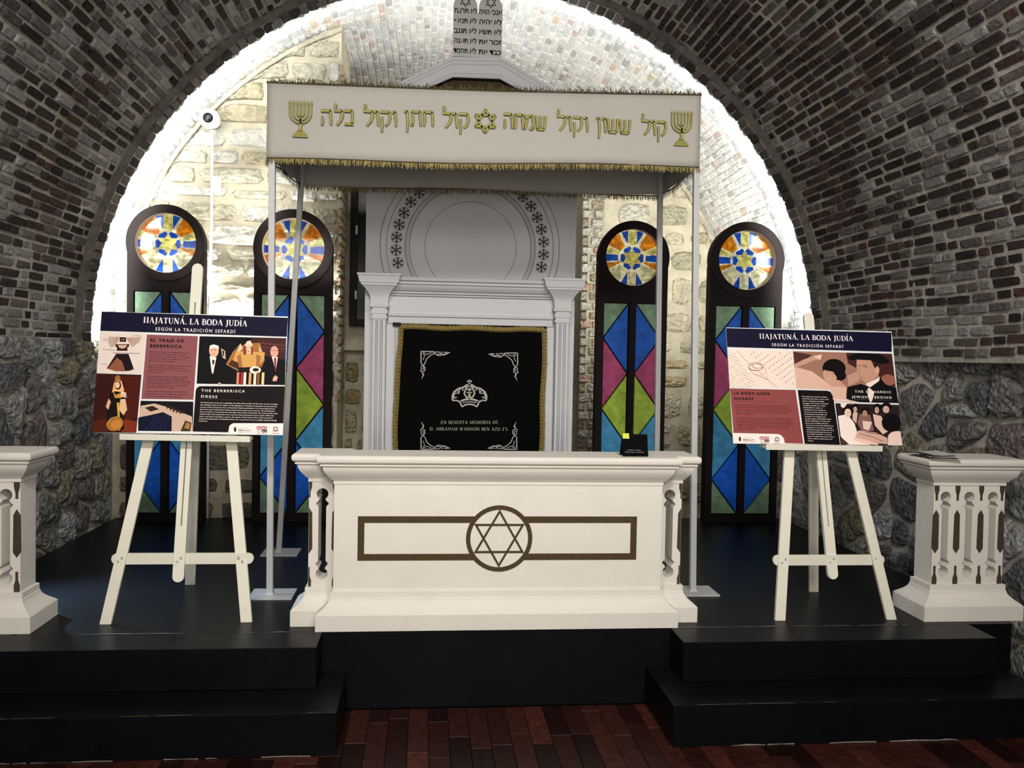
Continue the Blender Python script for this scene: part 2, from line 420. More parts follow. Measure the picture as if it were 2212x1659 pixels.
def col_deep(c, rng):
    patch = noise.noise(V((c.x, c.y, c.z))*1.7+V((9, 1, 2)))
    r = rng.random()
    if r < .03+.40*max(0, patch-.05): return (rng.uniform(.50, .60), rng.uniform(.40, .48), rng.uniform(.35, .42))
    if r < .2: return (.55, .56, .57)
    if r > .93: return (.40, .39, .37)
    g = rng.uniform(.55, .72); return (g, g*.98, g*.94)

# ------------------------------------------------------------------ setting: vault
YB = 6.34
ceil_f = vault_surface('ceiling', VR+.055, -1.6, YB, m_mortar, 60)
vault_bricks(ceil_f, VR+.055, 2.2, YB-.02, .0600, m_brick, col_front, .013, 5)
ceil_d = vault_surface('ceiling', VR, YB, 9.1, m_mortar2, 30, rough=.008)
vault_bricks(ceil_d, VR, YE-.03, 9.0, .0585, m_brick2, col_deep, .009, 8, .10, .19)
# ring of headers between the two vaults
rib = MB(); R0, R1 = VR, VR+.07; n = 120
rib.rings([[(VX+R*math.cos(PI*i/n), y, VZ+R*math.sin(PI*i/n)) for (R, y) in ((R0, YB-.0), (R1, YB-.005), (R1, YB+.12), (R0, YB+.16))] for i in range(n+1)])
ribo = structure(rib.build('trim_1', mat('dark_mortar', (.17, .155, .13), rough=.95, var=.5, vscale=9, bump=1, bscale=30, bdist=.03, spec=.1), smooth=False))
rng = random.Random(77); nb = 118
for k in range(nb):
    t0 = PI*k/nb+.0012; t1 = PI*(k+1)/nb-.0018
    mb = MB(); f = lambda t, y, h: V((VX+(VR-h)*math.cos(t), y, VZ+(VR-h)*math.sin(t)))
    g = rng.choice([.05, .07, .10, .15, .2])
    brick_geo(mb, f, t0, t1, YB+.002, YE-.018, .016, rng, (g*1.05, g*.93, g*.88)); mb.build('brick', m_brick, ribo)

# side walls of rubble ------------------------------------------
def cells(pts, a0, a1, b0, b1, gap):
    out = []
    for i, (px_, py_) in enumerate(pts):
        P = [(a0, b0), (a1, b0), (a1, b1), (a0, b1)]
        for j, (qx, qy) in enumerate(pts):
            if i == j or abs(qx-px_) > .9 or abs(qy-py_) > .8: continue
            dx, dy = qx-px_, qy-py_; l = math.hypot(dx, dy); nx, ny = dx/l, dy/l; lim = l/2-gap
            Q = []
            for k in range(len(P)):
                A, B = P[k], P[(k+1) % len(P)]; da = (A[0]-px_)*nx+(A[1]-py_)*ny-lim; db = (B[0]-px_)*nx+(B[1]-py_)*ny-lim
                if da <= 0: Q.append(A)
                if da*db < 0: t = da/(da-db); Q.append((A[0]+(B[0]-A[0])*t, A[1]+(B[1]-A[1])*t))
            P = Q
            if len(P) < 3: break
        if len(P) >= 3: out.append(P)
    return out
def rough_outline(P, rng, step=.045):
    n = len(P); out = []
    ca = sum(p[0] for p in P)/n; cb = sum(p[1] for p in P)/n
    for k in range(n):
        A, B = P[k], P[(k+1) % n]; l = math.hypot(B[0]-A[0], B[1]-A[1]); m = max(1, min(4, int(l/step+.5)))
        for i in range(m):
            t = (i+.5)/m; x, y = A[0]+(B[0]-A[0])*t, A[1]+(B[1]-A[1])*t; q = 1-rng.uniform(0, .16); out.append((ca+(x-ca)*q, cb+(y-cb)*q))
    return out
GREY = [(.42, .42, .40), (.32, .31, .30), (.50, .49, .46), (.22, .22, .23), (.42, .39, .27), (.62, .62, .63), (.30, .26, .24)]
def rubble_wall(name, f, a0, a1, b0, b1, m, mm, cols, seed, hr, wr, h, ok=None, back=None, gap=.02, sq=.62, vor=0):
    rng = random.Random(seed); base = MB(); nx = 24; nz = 16; vs = []
    for j in range(nz+1):
        for i in range(nx+1):
            a = a0+(a1-a0)*i/nx; b = b0+(b1-b0)*j/nz; vs.append(f(a, b, .012*noise.noise(V((a*4, b*4, seed)))))
    base.add(vs, [(j*(nx+1)+i, j*(nx+1)+i+1, (j+1)*(nx+1)+i+1, (j+1)*(nx+1)+i) for j in range(nz) for i in range(nx)])
    if back: base = back
    W = structure(base.build(name, mm, smooth=not back))
    C_ = courses(b0, b1, a0, a1, hr[0], hr[1], wr[0], wr[1], rng, gap)
    if vor:
        pts = [((p+q)/2+rng.uniform(-vor, vor), (r+s_)/2+rng.uniform(-vor, vor)*.7) for p, q, r, s_ in C_]
        polys = [rough_outline(P, rng) for P in cells(pts, a0, a1, b0, b1, gap/2)]
    else: polys = [outline(p, q, r, s_, rng, sq=sq) for p, q, r, s_ in C_]
    for poly in polys:
        if len(poly) < 4: continue
        if ok:
            poly = [ok(a, b) for a, b in poly]
            xs = [v[0] for v in poly]; zs = [v[1] for v in poly]
            if max(xs)-min(xs) < .05 or max(zs)-min(zs) < .035: continue
        mb = MB(); stone_geo(mb, f, poly, h*rng.uniform(.6, 1.4), rng, rng.choice(cols)); mb.build('stone', m, W)
    return W
XL, XR = VX-VR-.03, VX+VR+.03
rubble_wall('wall_left', lambda a, b, h: V((XL+h, a, b)), 3.2, 6.93, -.36, VZ+.02, m_stone, m_mortar, GREY, 3, (.12, .30), (.16, .46), .045, vor=.07)
rubble_wall('wall_right', lambda a, b, h: V((XR+.15*max(0, min(1, (6.3-a)/1.3))-h, a, b)), 3.2, 8.18, -.36, VZ+.02, m_stone, m_mortar, GREY, 4, (.12, .30), (.16, .46), .045, vor=.07)
for s_, x in (('left', XL), ('right', XR)):
    mb = MB(); mb.box((min(x, x+(-.1 if s_ == 'left' else .1)), -1.6, -.36), (max(x, x+(-.1 if s_ == 'left' else .1)), 3.2, VZ+.02))
    structure(mb.build('wall_'+s_, m_mortar))
# end walls -----------------------------------------------------
def in_arch(Rm, x0, x1):
    def ok(a, b):
        a = max(x0, min(x1, a))
        d = math.hypot(a-VX, b-VZ)
        if b > VZ and d > Rm: a = VX+(a-VX)*Rm/d; b = VZ+(b-VZ)*Rm/d
        return (a, b)
    return ok
def arch_wall_mb(x0, x1, y0, y1, z0, R):
    pts = [(x0, z0), (x1, z0)]
    def zt(x): return VZ+math.sqrt(max(0, R*R-(x-VX)**2))
    n = 24
    pts += [(x1+(x0-x1)*i/n, zt(x1+(x0-x1)*i/n)) for i in range(n+1)]
    mb = MB(); mb.prism(pts, y0, y1); return mb
PALE = [(.62, .58, .46), (.55, .50, .38), (.68, .66, .58), (.50, .44, .30), (.72, .70, .64), (.60, .58, .52)]
YL, YRW, YC = 6.95, 8.2, 7.45
XE = -.68                                            # right edge of the left end wall
# left end wall: long flat beds above, blocks below
fL = lambda a, b, h: V((a, YL-h, b))
WL = rubble_wall('wall_back', fL, VX-VR+.02, XE, 1.25, VZ+VR, m_stone2, m_mortar3, PALE, 11, (.09, .19), (.20, .55), .035,
                 ok=in_arch(VR-.05, VX-VR+.03, XE), back=arch_wall_mb(VX-VR, XE, YL, YC+.3, -.36, VR+.02), gap=.022, sq=.75)
rng = random.Random(21)
for (p, q, r, s_) in courses(-.05, 1.25, VX-VR+.03, XE, .17, .34, .26, .55, rng, .045):
    mb = MB(); stone_geo(mb, fL, outline(p, q, r, s_, rng, sq=.7), .03, rng, rng.choice([(.24, .21, .15), (.20, .17, .14), (.28, .25, .18), (.17, .15, .14)])); mb.build('stone', m_stone2, WL)
# toothed bricks on the edge of the left wall
z = 0.9; k = 0
while z < 3.45:
    hh = rng.uniform(.05, .075); mb = MB(); dx = .05 if k % 2 else .0
    f = lambda a, b, h: V((XE+h, a, b))
    brick_geo(mb, f, YL-.02, YL+.14, z, z+hh, .02, rng, rng.choice([(.55, .46, .33), (.6, .55, .45), (.45, .33, .22)])); mb.build('brick', m_stone2, WL)
    mb = MB(); brick_geo(mb, f, YL+.16, YL+.34, z, z+hh, .02, rng, rng.choice([(.42, .34, .24), (.36, .28, .2), (.3, .2, .14)])); mb.build('brick', m_stone2, WL)
    z += hh+.014; k += 1
# right end wall, further back
XRE = 1.44
fR = lambda a, b, h: V((a, YRW-h, b))
WR = rubble_wall('wall_back', fR, XRE+.22, VX+VR-.02, -.36, VZ+VR, m_stone2, m_mortar3, [(.62, .56, .42), (.66, .62, .52), (.56, .47, .28), (.60, .52, .36), (.5, .47, .33)], 12, (.14, .34), (.18, .42), .035,
                 ok=in_arch(VR-.05, XRE+.22, VX+VR-.04), back=arch_wall_mb(XRE+.06, VX+VR, YRW, YRW+.3, -.36, VR+.02), gap=.06, sq=.45)
z = -.3; k = 0
while z < 3.55:
    hh = rng.uniform(.065, .085)
    for (a, b) in (((XRE, XRE+.10) if k % 2 else (XRE, XRE+.055)), (XRE+.115 if k % 2 else XRE+.085, XRE+.21)):
        mb = MB(); cc = rng.choice([(.66, .62, .55), (.6, .55, .45), (.62, .42, .33)]) if k % 2 else rng.choice([(.6, .58, .52), (.45, .38, .28)])
        brick_geo(mb, fR, a, b, z, z+hh, .03, rng, cc); mb.build('brick', m_stone2, WR)
    z += hh+.012; k += 1
# recess between the two, behind the ark
mb = MB(); mb.box((XE-.05, 9.05, -.36), (XRE+.3, 9.15, 4.1))
structure(mb.build('wall_back', m_mortar3))
mbn = MB(); mbn.box((XE-.02, YC, -.36), (-.30, YC+.25, 1.42)); WN = structure(mbn.build('wall_back', m_mortar3))
fN = lambda a, b, h: V((a, YC-h, b))
for (p, q, r, s_) in courses(.0, 1.22, XE, -.32, .12, .26, .2, .34, rng, .035):
    mb = MB(); stone_geo(mb, fN, outline(p, q, r, s_, rng, sq=.6), .035, rng, rng.choice([(.48, .40, .20), (.40, .33, .16), (.52, .46, .28)])); mb.build('stone', m_stone2, WN)
# dark window in the recess
mb = MB(); xa = -.63; z0, z1 = 1.50, 2.75
mb.box((xa, YC-.10, z0), (xa+.055, YC, z1)); mb.box((xa+.055, YC-.09, z0), (-.20, YC, z0+.055)); mb.box((xa+.055, YC-.09, z1-.05), (-.20, YC, z1)); mb.box((-.25, YC-.09, z0+.055), (-.20, YC, z1-.05))
wi = structure(mb.build('window_1', m_dark, bevel=.004))
mb = MB(); mb.box((xa+.058, YC-.03, z0+.06), (-.252, YC-.02, z1-.052)); mb.build('pane', m_glassd, wi)
for zz in (z0+.22, z0+.75): 
    mb = MB(); mb.box((xa+.045, YC-.115, zz), (xa+.06, YC-.098, zz+.07)); mb.build('hinge', m_metal, wi)
mb = MB(); mb.add([(XE, YC-.12, 1.30), (-.20, YC-.12, 1.30), (-.20, YC+.02, 1.50), (XE, YC+.02, 1.50), (XE, YC+.1, 1.30), (-.20, YC+.1, 1.30)], [(0, 1, 2, 3), (0, 3, 4), (1, 5, 2), (0, 4, 5, 1), (3, 2, 5, 4)])
mb.build('window_sill', m_mortar3, wi)
mb = MB(); mb.box((XE-.02, YC, 1.42), (-.1, YC+.25, 3.38)); structure(mb.build('wall_back', m_mortar3))

# ------------------------------------------------------------------ floor of dark planks
mb = MB(); mb.box((XL-.1, -1.6, -.42), (XR+.1, 9.2, -.372)); fl = structure(mb.build('floor', m_dark))
rng = random.Random(9); x = -2.25; WD = .088
while x < 3.0:
    y = 2.75-rng.uniform(0, .5)
    while y < 4.04:
        L_ = rng.choice([.35, .45, .55]); e = min(y+L_, 4.04)
        if e-y > .05:
            g = rng.choice([.012, .018, .03, .045, .024, .008]); c = (g*1.3, g*.34, g*.24)
            mb = MB(); zt_ = -.36+rng.uniform(-.001, .0005)
            mb.rings([[(x+o, y+o, zz), (x+WD-o, y+o, zz), (x+WD-o, e-o, zz), (x+o, e-o, zz)] for zz, o in ((-.374, .0008), (zt_-.0015, .0008), (zt_, .002))], col=c)
            mb.build('plank', m_wood, fl)
        y += L_
    x += WD
mb = MB(); mb.box((XL, -1.6, -.372), (XR, 2.3, -.36)); mb.build('floor_boards', m_wood, fl)

# ------------------------------------------------------------------ platform and steps
mb = MB(); mb.box((XL+.08, 4.052, -.36), (XR-.085, 6.88, 0))
pf = tag(mb.build('platform', m_black), 'wide black-painted stage platform filling the end of the vault', 'platform')
def worn(parent, p, q, seed, wid=.006, dens=.5, up=(0, 1, 0)):
    rng = random.Random(seed); mb = MB(); p = V(p); q = V(q); L_ = (q-p).length; d = (q-p)/L_; t = 0; up = V(up)
    nrm = d.cross(up).normalized(); nrm = nrm if nrm.dot(V((0, -1, 1))) > 0 else -nrm
    while t < L_:
        l = rng.uniform(.02, .22); l = min(l, L_-t)
        if rng.random() < dens and l > .01:
            w0, w1, w2 = (rng.uniform(.1, 1)*wid for _ in range(3)); o = nrm*.0008
            a, b, c = p+d*t, p+d*(t+l*.5), p+d*(t+l)
            mb.add([a+o, b+up*w0*.2+o, c+o, c+up*w1*.6+o, b+up*w2+o, a+up*w0*.6+o], [(0, 1, 4, 5), (1, 2, 3, 4)])
        t += l+rng.uniform(0, .03)
    mb.build('worn_paint', m_chip, parent, kind='stuff')
def steps(x0, x1, l0, l1, label, seed):
    T_ = thing('platform_steps', label, 'steps', ((x0+x1)/2, 3.8, -.36), 'black steps either side of the platform')
    mb = MB(); mb.box((x0, 3.835, -.18), (x1, 4.05, 0)); mb.build('upper_step', m_black, T_, bevel=.002)
    mb = MB(); mb.box((l0, 3.577, -.36), (l1, 4.05, -.182)); mb.build('lower_step', m_black, T_, bevel=.002)
    worn(T_, (x0, 4.046, .001), (x1, 4.046, .001), seed, .010, .8)
    worn(T_, (l0, 3.577, -.1815), (l1, 3.577, -.1815), seed+1, .004, .45)
    worn(T_, (l0, 3.576, -.359), (l1, 3.576, -.359), seed+2, .008, .6, (0, 0, 1))
    return T_
steps(-1.95, -.450, -2.06, -.337, 'black wooden double step on the left, in front of the left easel', 5)
steps(1.179, 2.679, 1.062, 2.80, 'black wooden double step on the right, in front of the right easel', 15)

# ------------------------------------------------------------------ moulded white stonework (altar table and balustrades)
CORN = [(.668, .004), (.690, .004), (.690, .013)] + [(.692+.062*k/7, .013+.036*math.sin(PI/2*k/7)**1.0) for k in range(8)] + \
       [(.756, .052), (.758, .060), (.766, .060), (.767, .052), (.769, .055), (.771, .066), (.778, .072), (.790, .074), (.800, .072), (.806, .064), (.807, .058)]
BASE = [(0, .072), (.074, .072), (.078, .066)] + [(.080+.058*k/7, .066-.050*math.sin(PI/2*k/7)) for k in range(8)] + [(.140, .013), (.168, .013), (.170, .0)]
ZB0, ZB1 = .166, .674
def keyhole(cx, n=10, r=.0275):
    zc = .609; P = []
    for k in range(n+1):
        a = math.radians(90-150*k/n); P.append((r*math.cos(a), zc+r*math.sin(a)))
    P += [(.020, zc-.034), (.026, zc-.040), (.031, zc-.044), (.026, zc-.053), (.019, zc-.058), (.018, zc-.066)]
    zm = .420; low = [(x, 2*zm-z) for x, z in reversed(P)]
    R = P+low; L_ = [(-x, z) for x, z in reversed(R)]
    return [(cx+x, z) for x, z in R+L_[1:-1]]
def slits(cx, half=0):
    """dark inlay outlines round the line cx; half=-1/1 keeps only that side"""
    S = [[(-.013, .672), (-.013, .645), (-.006, .618), (-.006, .592), (.006, .592), (.006, .618), (.013, .645), (.013, .672)],
         [(0, .545), (-.015, .520), (-.017, .350), (0, .325), (.017, .350), (.015, .520)],
         [(-.013, .170), (-.013, .200), (-.006, .222), (-.006, .262), (.006, .262), (.006, .222), (.013, .200), (.013, .170)]]
    out = []
    for s_ in S:
        if half: s_ = [(x if x*half > 0 else 0, z) for x, z in s_]
        out.append([(cx+x, z) for x, z in s_])
    return out
def balustrade_body(parent, x0, x1, y0, y1, holes, slit, name='balustrade_panel'):
    g = holed([(x0, ZB0), (x1, ZB0), (x1, ZB1), (x0, ZB1)], [keyhole(c) for c in holes], y0, y1)
    mb = MB(); mb.add(*g); mb.build(name, m_white, parent)
    for c, hf in slit:
        for s_ in slits(c, hf):
            mb = MB(); mb.prism([(x, z) for x, z in s_], y0-.0015, y0+.004); mb.build('dark_inlay', m_golddark, parent)

tb = thing('altar_table', 'long white moulded altar table with gold star emblem at the platform edge', 'altar', (.36, 4.2, 0))
BX0, BX1, BY0, BY1 = -.410, 1.142, 4.118, 4.26
mb = MB(); mb.box((BX0, BY0, ZB0), (BX1, BY1-.09, ZB1)); mb.build('front_panel', m_white, tb)
mb = MB(); mould(mb, BX0, BX1, BY0, BY1, BASE); mb.build('base_moulding', m_white, tb, bevel=.003)
mb = MB(); mould(mb, BX0, BX1, BY0, BY1, CORN); mb.build('top_moulding', m_white, tb, bevel=.002)
for sx, (p, q) in ((-1, (-.535, BX0-.0)), (1, (BX1+.0, 1.262))):
    y0, y1 = 4.200, 4.325
    mb = MB(); mould(mb, p, q, y0, y1, [(z*.999, o*.99) for z, o in BASE]); mb.build('base_moulding', m_white, tb, bevel=.003)
    mb = MB(); mould(mb, p, q, y0, y1, [(z-.0008, o*.99) for z, o in CORN]); mb.build('top_moulding', m_white, tb, bevel=.002)
    c = (p+q)/2+.0
    balustrade_body(tb, p, q, y0, y1, [c], [(p+.001, 1), (q-.001, -1)], 'side_pillar')
# emblem
em = MB(); yv = BY0-.0035
ex0, ex1, ez0, ez1, t = -.300, 1.020, .312, .519, .030; ecx, ecz, eR = .360, .4145, .157
def pr(pts, y=yv): 
    em.prism(pts, y, BY0+.002)
hz = lambda z: math.sqrt(max(0, eR**2-(z-ecz)**2))
for sgn in (-1, 1):
    xo = ex0 if sgn < 0 else ex1
    for (za, zb) in ((ez1-t, ez1), (ez0, ez0+t)):
        pts = [(xo, za), (xo, zb)]+[(ecx+sgn*hz(zb+(za-zb)*k/4)*.985, zb+(za-zb)*k/4) for k in range(5)]
        if sgn > 0: pts = pts[::-1]
        pr(pts)
    a, b = sorted((xo, xo-sgn*t)); pr([(a, ez0+t), (b, ez0+t), (b, ez1-t), (a, ez1-t)])
em.build('rectangle_band', m_gold, tb, kind='stuff')
em = MB(); n = 48
for k in range(n):
    a, b = 2*PI*k/n, 2*PI*(k+1)/n; pr([(ecx+eR*math.cos(a), ecz+eR*math.sin(a)), (ecx+(eR-.020)*math.cos(a), ecz+(eR-.020)*math.sin(a)), (ecx+(eR-.020)*math.cos(b), ecz+(eR-.020)*math.sin(b)), (ecx+eR*math.cos(b), ecz+eR*math.sin(b))][::-1], yv-.0003)
em.build('circle_band', m_gold, tb, kind='stuff')
def triangle_band(cx, cz, R, w, rot, y0, y1):
    mb = MB(); P = [(cx+R*math.cos(rot+2*PI*k/3), cz+R*math.sin(rot+2*PI*k/3)) for k in range(3)]
    Q = [(cx+(R-2*w)*math.cos(rot+2*PI*k/3), cz+(R-2*w)*math.sin(rot+2*PI*k/3)) for k in range(3)]
    for k in range(3):
        j = (k+1) % 3; mb.prism([P[k], Q[k], Q[j], P[j]][::-1], y0, y1)
    return mb
for r in (PI/2, -PI/2): triangle_band(ecx, ecz, eR-.019, .0095, r+.0, yv-(.0002 if r > 0 else 0), BY0+.002).build('star_triangle', m_gold, tb)

def pedestal(x0, x1, y0, y1, label):
    T_ = thing('balustrade_pedestal', label, 'pedestal', ((x0+x1)/2, (y0+y1)/2, 0))
    o = .072; a, b, c, d = x0+o, x1-o+.022, y0+o, y1-o
    mb = MB(); mould(mb, a, b, c, d, BASE); mb.build('base_moulding', m_white, T_, bevel=.003)
    mb = MB(); mould(mb, a, b, c, d, CORN); mb.build('top_moulding', m_white, T_, bevel=.002)
    wd = b-a; g = (wd)/3
    cs = [a+.062+(wd-.124)*k/2 for k in range(3)]
    cs = [a+g*(k+.5) for k in range(3)]
    sl = [(a+g*1, 0), (a+g*2, 0), (a+.015, 0), (b-.015, 0)]
    balustrade_body(T_, a, b, c, d, cs, sl)
    return T_
pedestal(2.475, 2.975, 4.095, 4.395, 'white stone balustrade pedestal on the right with leaflets on top')
pedestal(-2.250, -1.752, 4.067, 4.367, 'white stone balustrade pedestal on the left, cut by the picture edge')

# ------------------------------------------------------------------ wedding canopy
cn = thing('wedding_canopy', 'ivory cloth wedding canopy with Hebrew lettering on four white poles', 'canopy', (.34, 5.1, 0))
FL, FR_, BLK, BRK = (-.827, 4.655), (1.449, 4.655), (-.775, 5.56), (1.490, 5.56)
ZF = ((2.262, 2.650), (2.312, 2.694)); ZR = ((2.305, 2.690), (2.325, 2.715))
rng = random.Random(31)
def valance(p, q, zp, zq, name, seed, out):
    n = 60; m_ = 8; mb = MB(); vs = []
    p = V((*p, 0)); q = V((*q, 0)); d = (q-p).normalized(); nr = V(out)
    for j in range(m_+1):
        for i in range(n+1):
            s_ = i/n; t_ = j/m_; b = p+(q-p)*s_
            zb = zp[0]+(zq[0]-zp[0])*s_+.006*math.sin(s_*9+seed)*(1-t_); ztp = zp[1]+(zq[1]-zp[1])*s_-.010*math.sin(PI*s_)
            off = .006*noise.noise(V((s_*5, t_*1.2, seed)))*(1.2-t_)*4*.6
            b = b+nr*(off if 0 < i < n else 0); vs.append((b.x, b.y, zb+(ztp-zb)*t_))
    mb.add(vs, [(j*(n+1)+i, j*(n+1)+i+1, (j+1)*(n+1)+i+1, (j+1)*(n+1)+i) for j in range(m_) for i in range(n)])
    o = mb.build(name, m_cloth, cn, smooth=True); so = o.modifiers.new('s', 'SOLIDIFY'); so.thickness = .003; so.offset = 0
    return o
vf = valance(FL, FR_, ZF[0], ZF[1], 'valance', 1, (0, -1, 0))
vb = valance(BLK, BRK, ZR[0], ZR[1], 'valance', 4, (0, -1, 0))
vl = valance(FL, BLK, ZF[0], ZR[0], 'valance', 6, (-1, 0, 0))
vr = valance(FR_, BRK, ZF[1], ZR[1], 'valance', 8, (1, 0, 0))
mb = MB(); n = 16; vs = []
for j in range(n+1):
    for i in range(n+1):
        s_, t_ = i/n, j/n
        zt_ = (ZF[0][1]*(1-s_)+ZF[1][1]*s_)*(1-t_)+(ZR[0][1]*(1-s_)+ZR[1][1]*s_)*t_
        vs.append((FL[0]*(1-s_)+FR_[0]*s_+(BLK[0]-FL[0])*t_*(1-s_), FL[1]+(BLK[1]-FL[1])*t_, zt_-.012*math.sin(PI*s_)-.03*math.sin(PI*s_)*math.sin(PI*t_)-.003))
mb.add(vs, [(j*(n+1)+i, j*(n+1)+i+1, (j+1)*(n+1)+i+1, (j+1)*(n+1)+i) for j in range(n) for i in range(n)])
o = mb.build('roof_cloth', m_cloth, cn, smooth=True); so = o.modifiers.new('s', 'SOLIDIFY'); so.thickness = .002; so.offset = -1
def fringe(p, q, zp, zq, parent, seed, out, length=.026, up=False, step=.0042, dark=0, sag=0):
    rng = random.Random(seed); p = V((*p, zp)); q = V((*q, zq)); L_ = (q-p).length; d = (q-p)/L_; nr = V(out); mb = MB(); t = 0
    # woven heading
    hd = MB(); K = 40
    for k in range(K):
        a = p+d*(L_*k/K); b = p+d*(L_*(k+1)/K); sg = lambda u: V((0, 0, -sag*math.sin(PI*u)+.006*math.sin(u*9+seed)*(0 if up else 1)))
        a = a+sg(k/K)+nr*.004; b = b+sg((k+1)/K)+nr*.004; zz = V((0, 0, .0035))
        hd.add([a-zz, b-zz, b+zz, a+zz, a-zz-nr*.004, b-zz-nr*.004, b+zz-nr*.004, a+zz-nr*.004], [(0, 1, 2, 3), (3, 2, 6, 7), (1, 0, 4, 5)])
    hd.build('fringe_heading', m_golddark, parent)
    while t < L_:
        u = t/L_; b = p+d*t+V((0, 0, -sag*math.sin(PI*u)+.006*math.sin(u*9+seed)*(0 if up else 1)))+nr*.003
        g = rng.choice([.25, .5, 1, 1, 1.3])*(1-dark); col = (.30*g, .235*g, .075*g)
        sgn = 1 if up else -1; l = length*rng.uniform(.6, 1.15)*(rng.choice([.3, .5, 1]) if up else 1)
        sl = rng.uniform(-.5, .5) if not up else rng.uniform(-1.3, 1.3)
        m1 = b+d*sl*l*.4+V((0, 0, sgn*l*.55))+nr*rng.uniform(0, .008); e = b+d*(sl*l*.5+rng.uniform(-.006, .006))+V((0, 0, sgn*l*(1 if not up or rng.random() < .6 else .5)))+nr*rng.uniform(-.002, .008)
        wd = d*(.0016 if not up else .0017)
        mb.add([b-wd, b+wd, m1+wd, m1-wd, e+wd*.6, e-wd*.6], [(0, 1, 2, 3), (3, 2, 4, 5)], col)
        t += step*rng.uniform(.4, 1.1)
    mb.build('fringe', m_fringe, parent, kind='stuff')
fringe(FL, FR_, ZF[0][0], ZF[1][0], vf, 1, (0, -1, 0), .032)
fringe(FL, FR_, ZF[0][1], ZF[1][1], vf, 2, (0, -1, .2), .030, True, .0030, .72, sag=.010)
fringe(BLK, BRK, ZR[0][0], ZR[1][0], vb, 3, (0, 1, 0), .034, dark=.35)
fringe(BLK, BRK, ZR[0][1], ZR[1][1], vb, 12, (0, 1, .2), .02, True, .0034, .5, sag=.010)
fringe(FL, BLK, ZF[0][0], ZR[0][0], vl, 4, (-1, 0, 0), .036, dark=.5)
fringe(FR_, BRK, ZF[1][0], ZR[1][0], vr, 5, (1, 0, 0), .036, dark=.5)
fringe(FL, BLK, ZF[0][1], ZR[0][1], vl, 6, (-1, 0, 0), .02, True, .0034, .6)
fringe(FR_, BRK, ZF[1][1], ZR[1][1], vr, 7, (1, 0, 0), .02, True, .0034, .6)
for (bx, by, tx, ty, zt_) in ((-.790, 4.672, -.803, 4.672, 2.64), (1.478, 4.672, 1.432, 4.672, 2.68), (-.905, 5.66, -.757, 5.54, 2.68), (1.500, 5.54, 1.470, 5.54, 2.70)):
    mb = MB(); mb.bar((bx, by, .008), (tx, ty, zt_), .032, .032, (1, 0, 0)); p_ = mb.build('pole', m_metal, cn, bevel=.002)
    mb = MB(); mb.box((bx-.100, by-.09, 0), (bx+.125, by+.11, .008)); mb.build('base_plate', m_metal, p_, bevel=.001)
    mb = MB(); mb.rings([[(bx-o, by-o, z), (bx+o, by-o, z), (bx+o, by+o, z), (bx-o, by+o, z)] for z, o in ((.008, .021), (.02, .0175))]); mb.build('weld_collar', m_metal, p_)
# embroidery on the front valance
def px(u, v): p = at(u, v, Y=4.66); return (p.x, p.z)
def emb(parent, name, draw):
    for mt, extra, h0, h1 in ((m_embd, .0042, .004, .0075), (m_emb, 0, .006, .0088)):
        S = Sheet((0, 4.6555-.012, 0), (1, 0, 0), (0, 0, 1)); S.O = V((0, 4.6505, 0)); draw(S, extra, h0, h1)
        S.m.build(name if mt is m_emb else name+'_outline', mt, parent)
HEB = {
 'L': (.80, [([(.16, 1.42), (.26, 1.30), (.14, 1.02)], [.06, .12, .07]), ([(.10, .95), (.80, .93)], [.13, .15]), ([(.76, .95), (.80, .62), (.66, .30), (.36, .0)], [.12, .14, .12, .10])]),
 'K': (.84, [([(.02, .93), (.70, .93)], [.14, .15]), ([(.68, .98), (.76, .6), (.72, .06)], [.12, .10, .12]), ([(.08, .07), (.84, .07)], [.11, .15])]),
 'H': (.90, [([(.0, .93), (.80, .93)], [.13, .15]), ([(.76, .97), (.84, .4), (.86, .0)], [.12, .12, .07]), ([(.12, .60), (.16, .3), (.10, .0)], [.06, .11, .09])]),
 'V': (.40, [([(.0, .93), (.30, .93)], [.13, .15]), ([(.26, .97), (.34, .4), (.36, .0)], [.13, .12, .07])]),
 'Q': (.80, [([(.0, .93), (.70, .93)], [.13, .15]), ([(.68, .97), (.78, .60), (.68, .25), (.44, .02)], [.12, .12, .12, .10]), ([(.14, .62), (.18, .1), (.14, -.40)], [.09, .11, .07])]),
 'C': (.92, [([(.02, .93), (.84, .93)], [.13, .15]), ([(.80, .97), (.86, .4), (.88, .0)], [.12, .12, .07]), ([(.14, .93), (.20, .4), (.12, .0)], [.10, .12, .09])]),
 'T': (.96, [([(.06, .93), (.86, .93)], [.13, .15]), ([(.82, .97), (.88, .4), (.90, .0)], [.12, .12, .07]), ([(.22, .93), (.26, .3), (.22, .08)], [.09, .12, .10]), ([(.02, .07), (.28, .07)], [.10, .13])]),
 'N': (.40, [([(.0, .93), (.28, .93)], [.13, .15]), ([(.24, .97), (.32, .3), (.28, -.42)], [.13, .12, .06])]),
 'S': (.98, [([(.12, .07), (.82, .07)], [.12, .16]), ([(.92, .98), (.90, .5), (.80, .05)], [.13, .11, .11]), ([(.48, .95), (.50, .5), (.42, .1)], [.12, .10, .08]), ([(.02, .98), (.12, .55), (.18, .05)], [.12, .10, .11])]),
 'M': (.98, [([(.44, .90), (.74, .93)], [.10, .15]), ([(.72, .97), (.88, .5), (.84, .06)], [.12, .12, .12]), ([(.86, .07), (.46, .07)], [.15, .12]), ([(.02, 1.0), (.22, .72), (.46, .92)], [.12, .13, .08]), ([(.26, .74), (.18, .35), (.04, .0)], [.10, .12, .10])]),
}
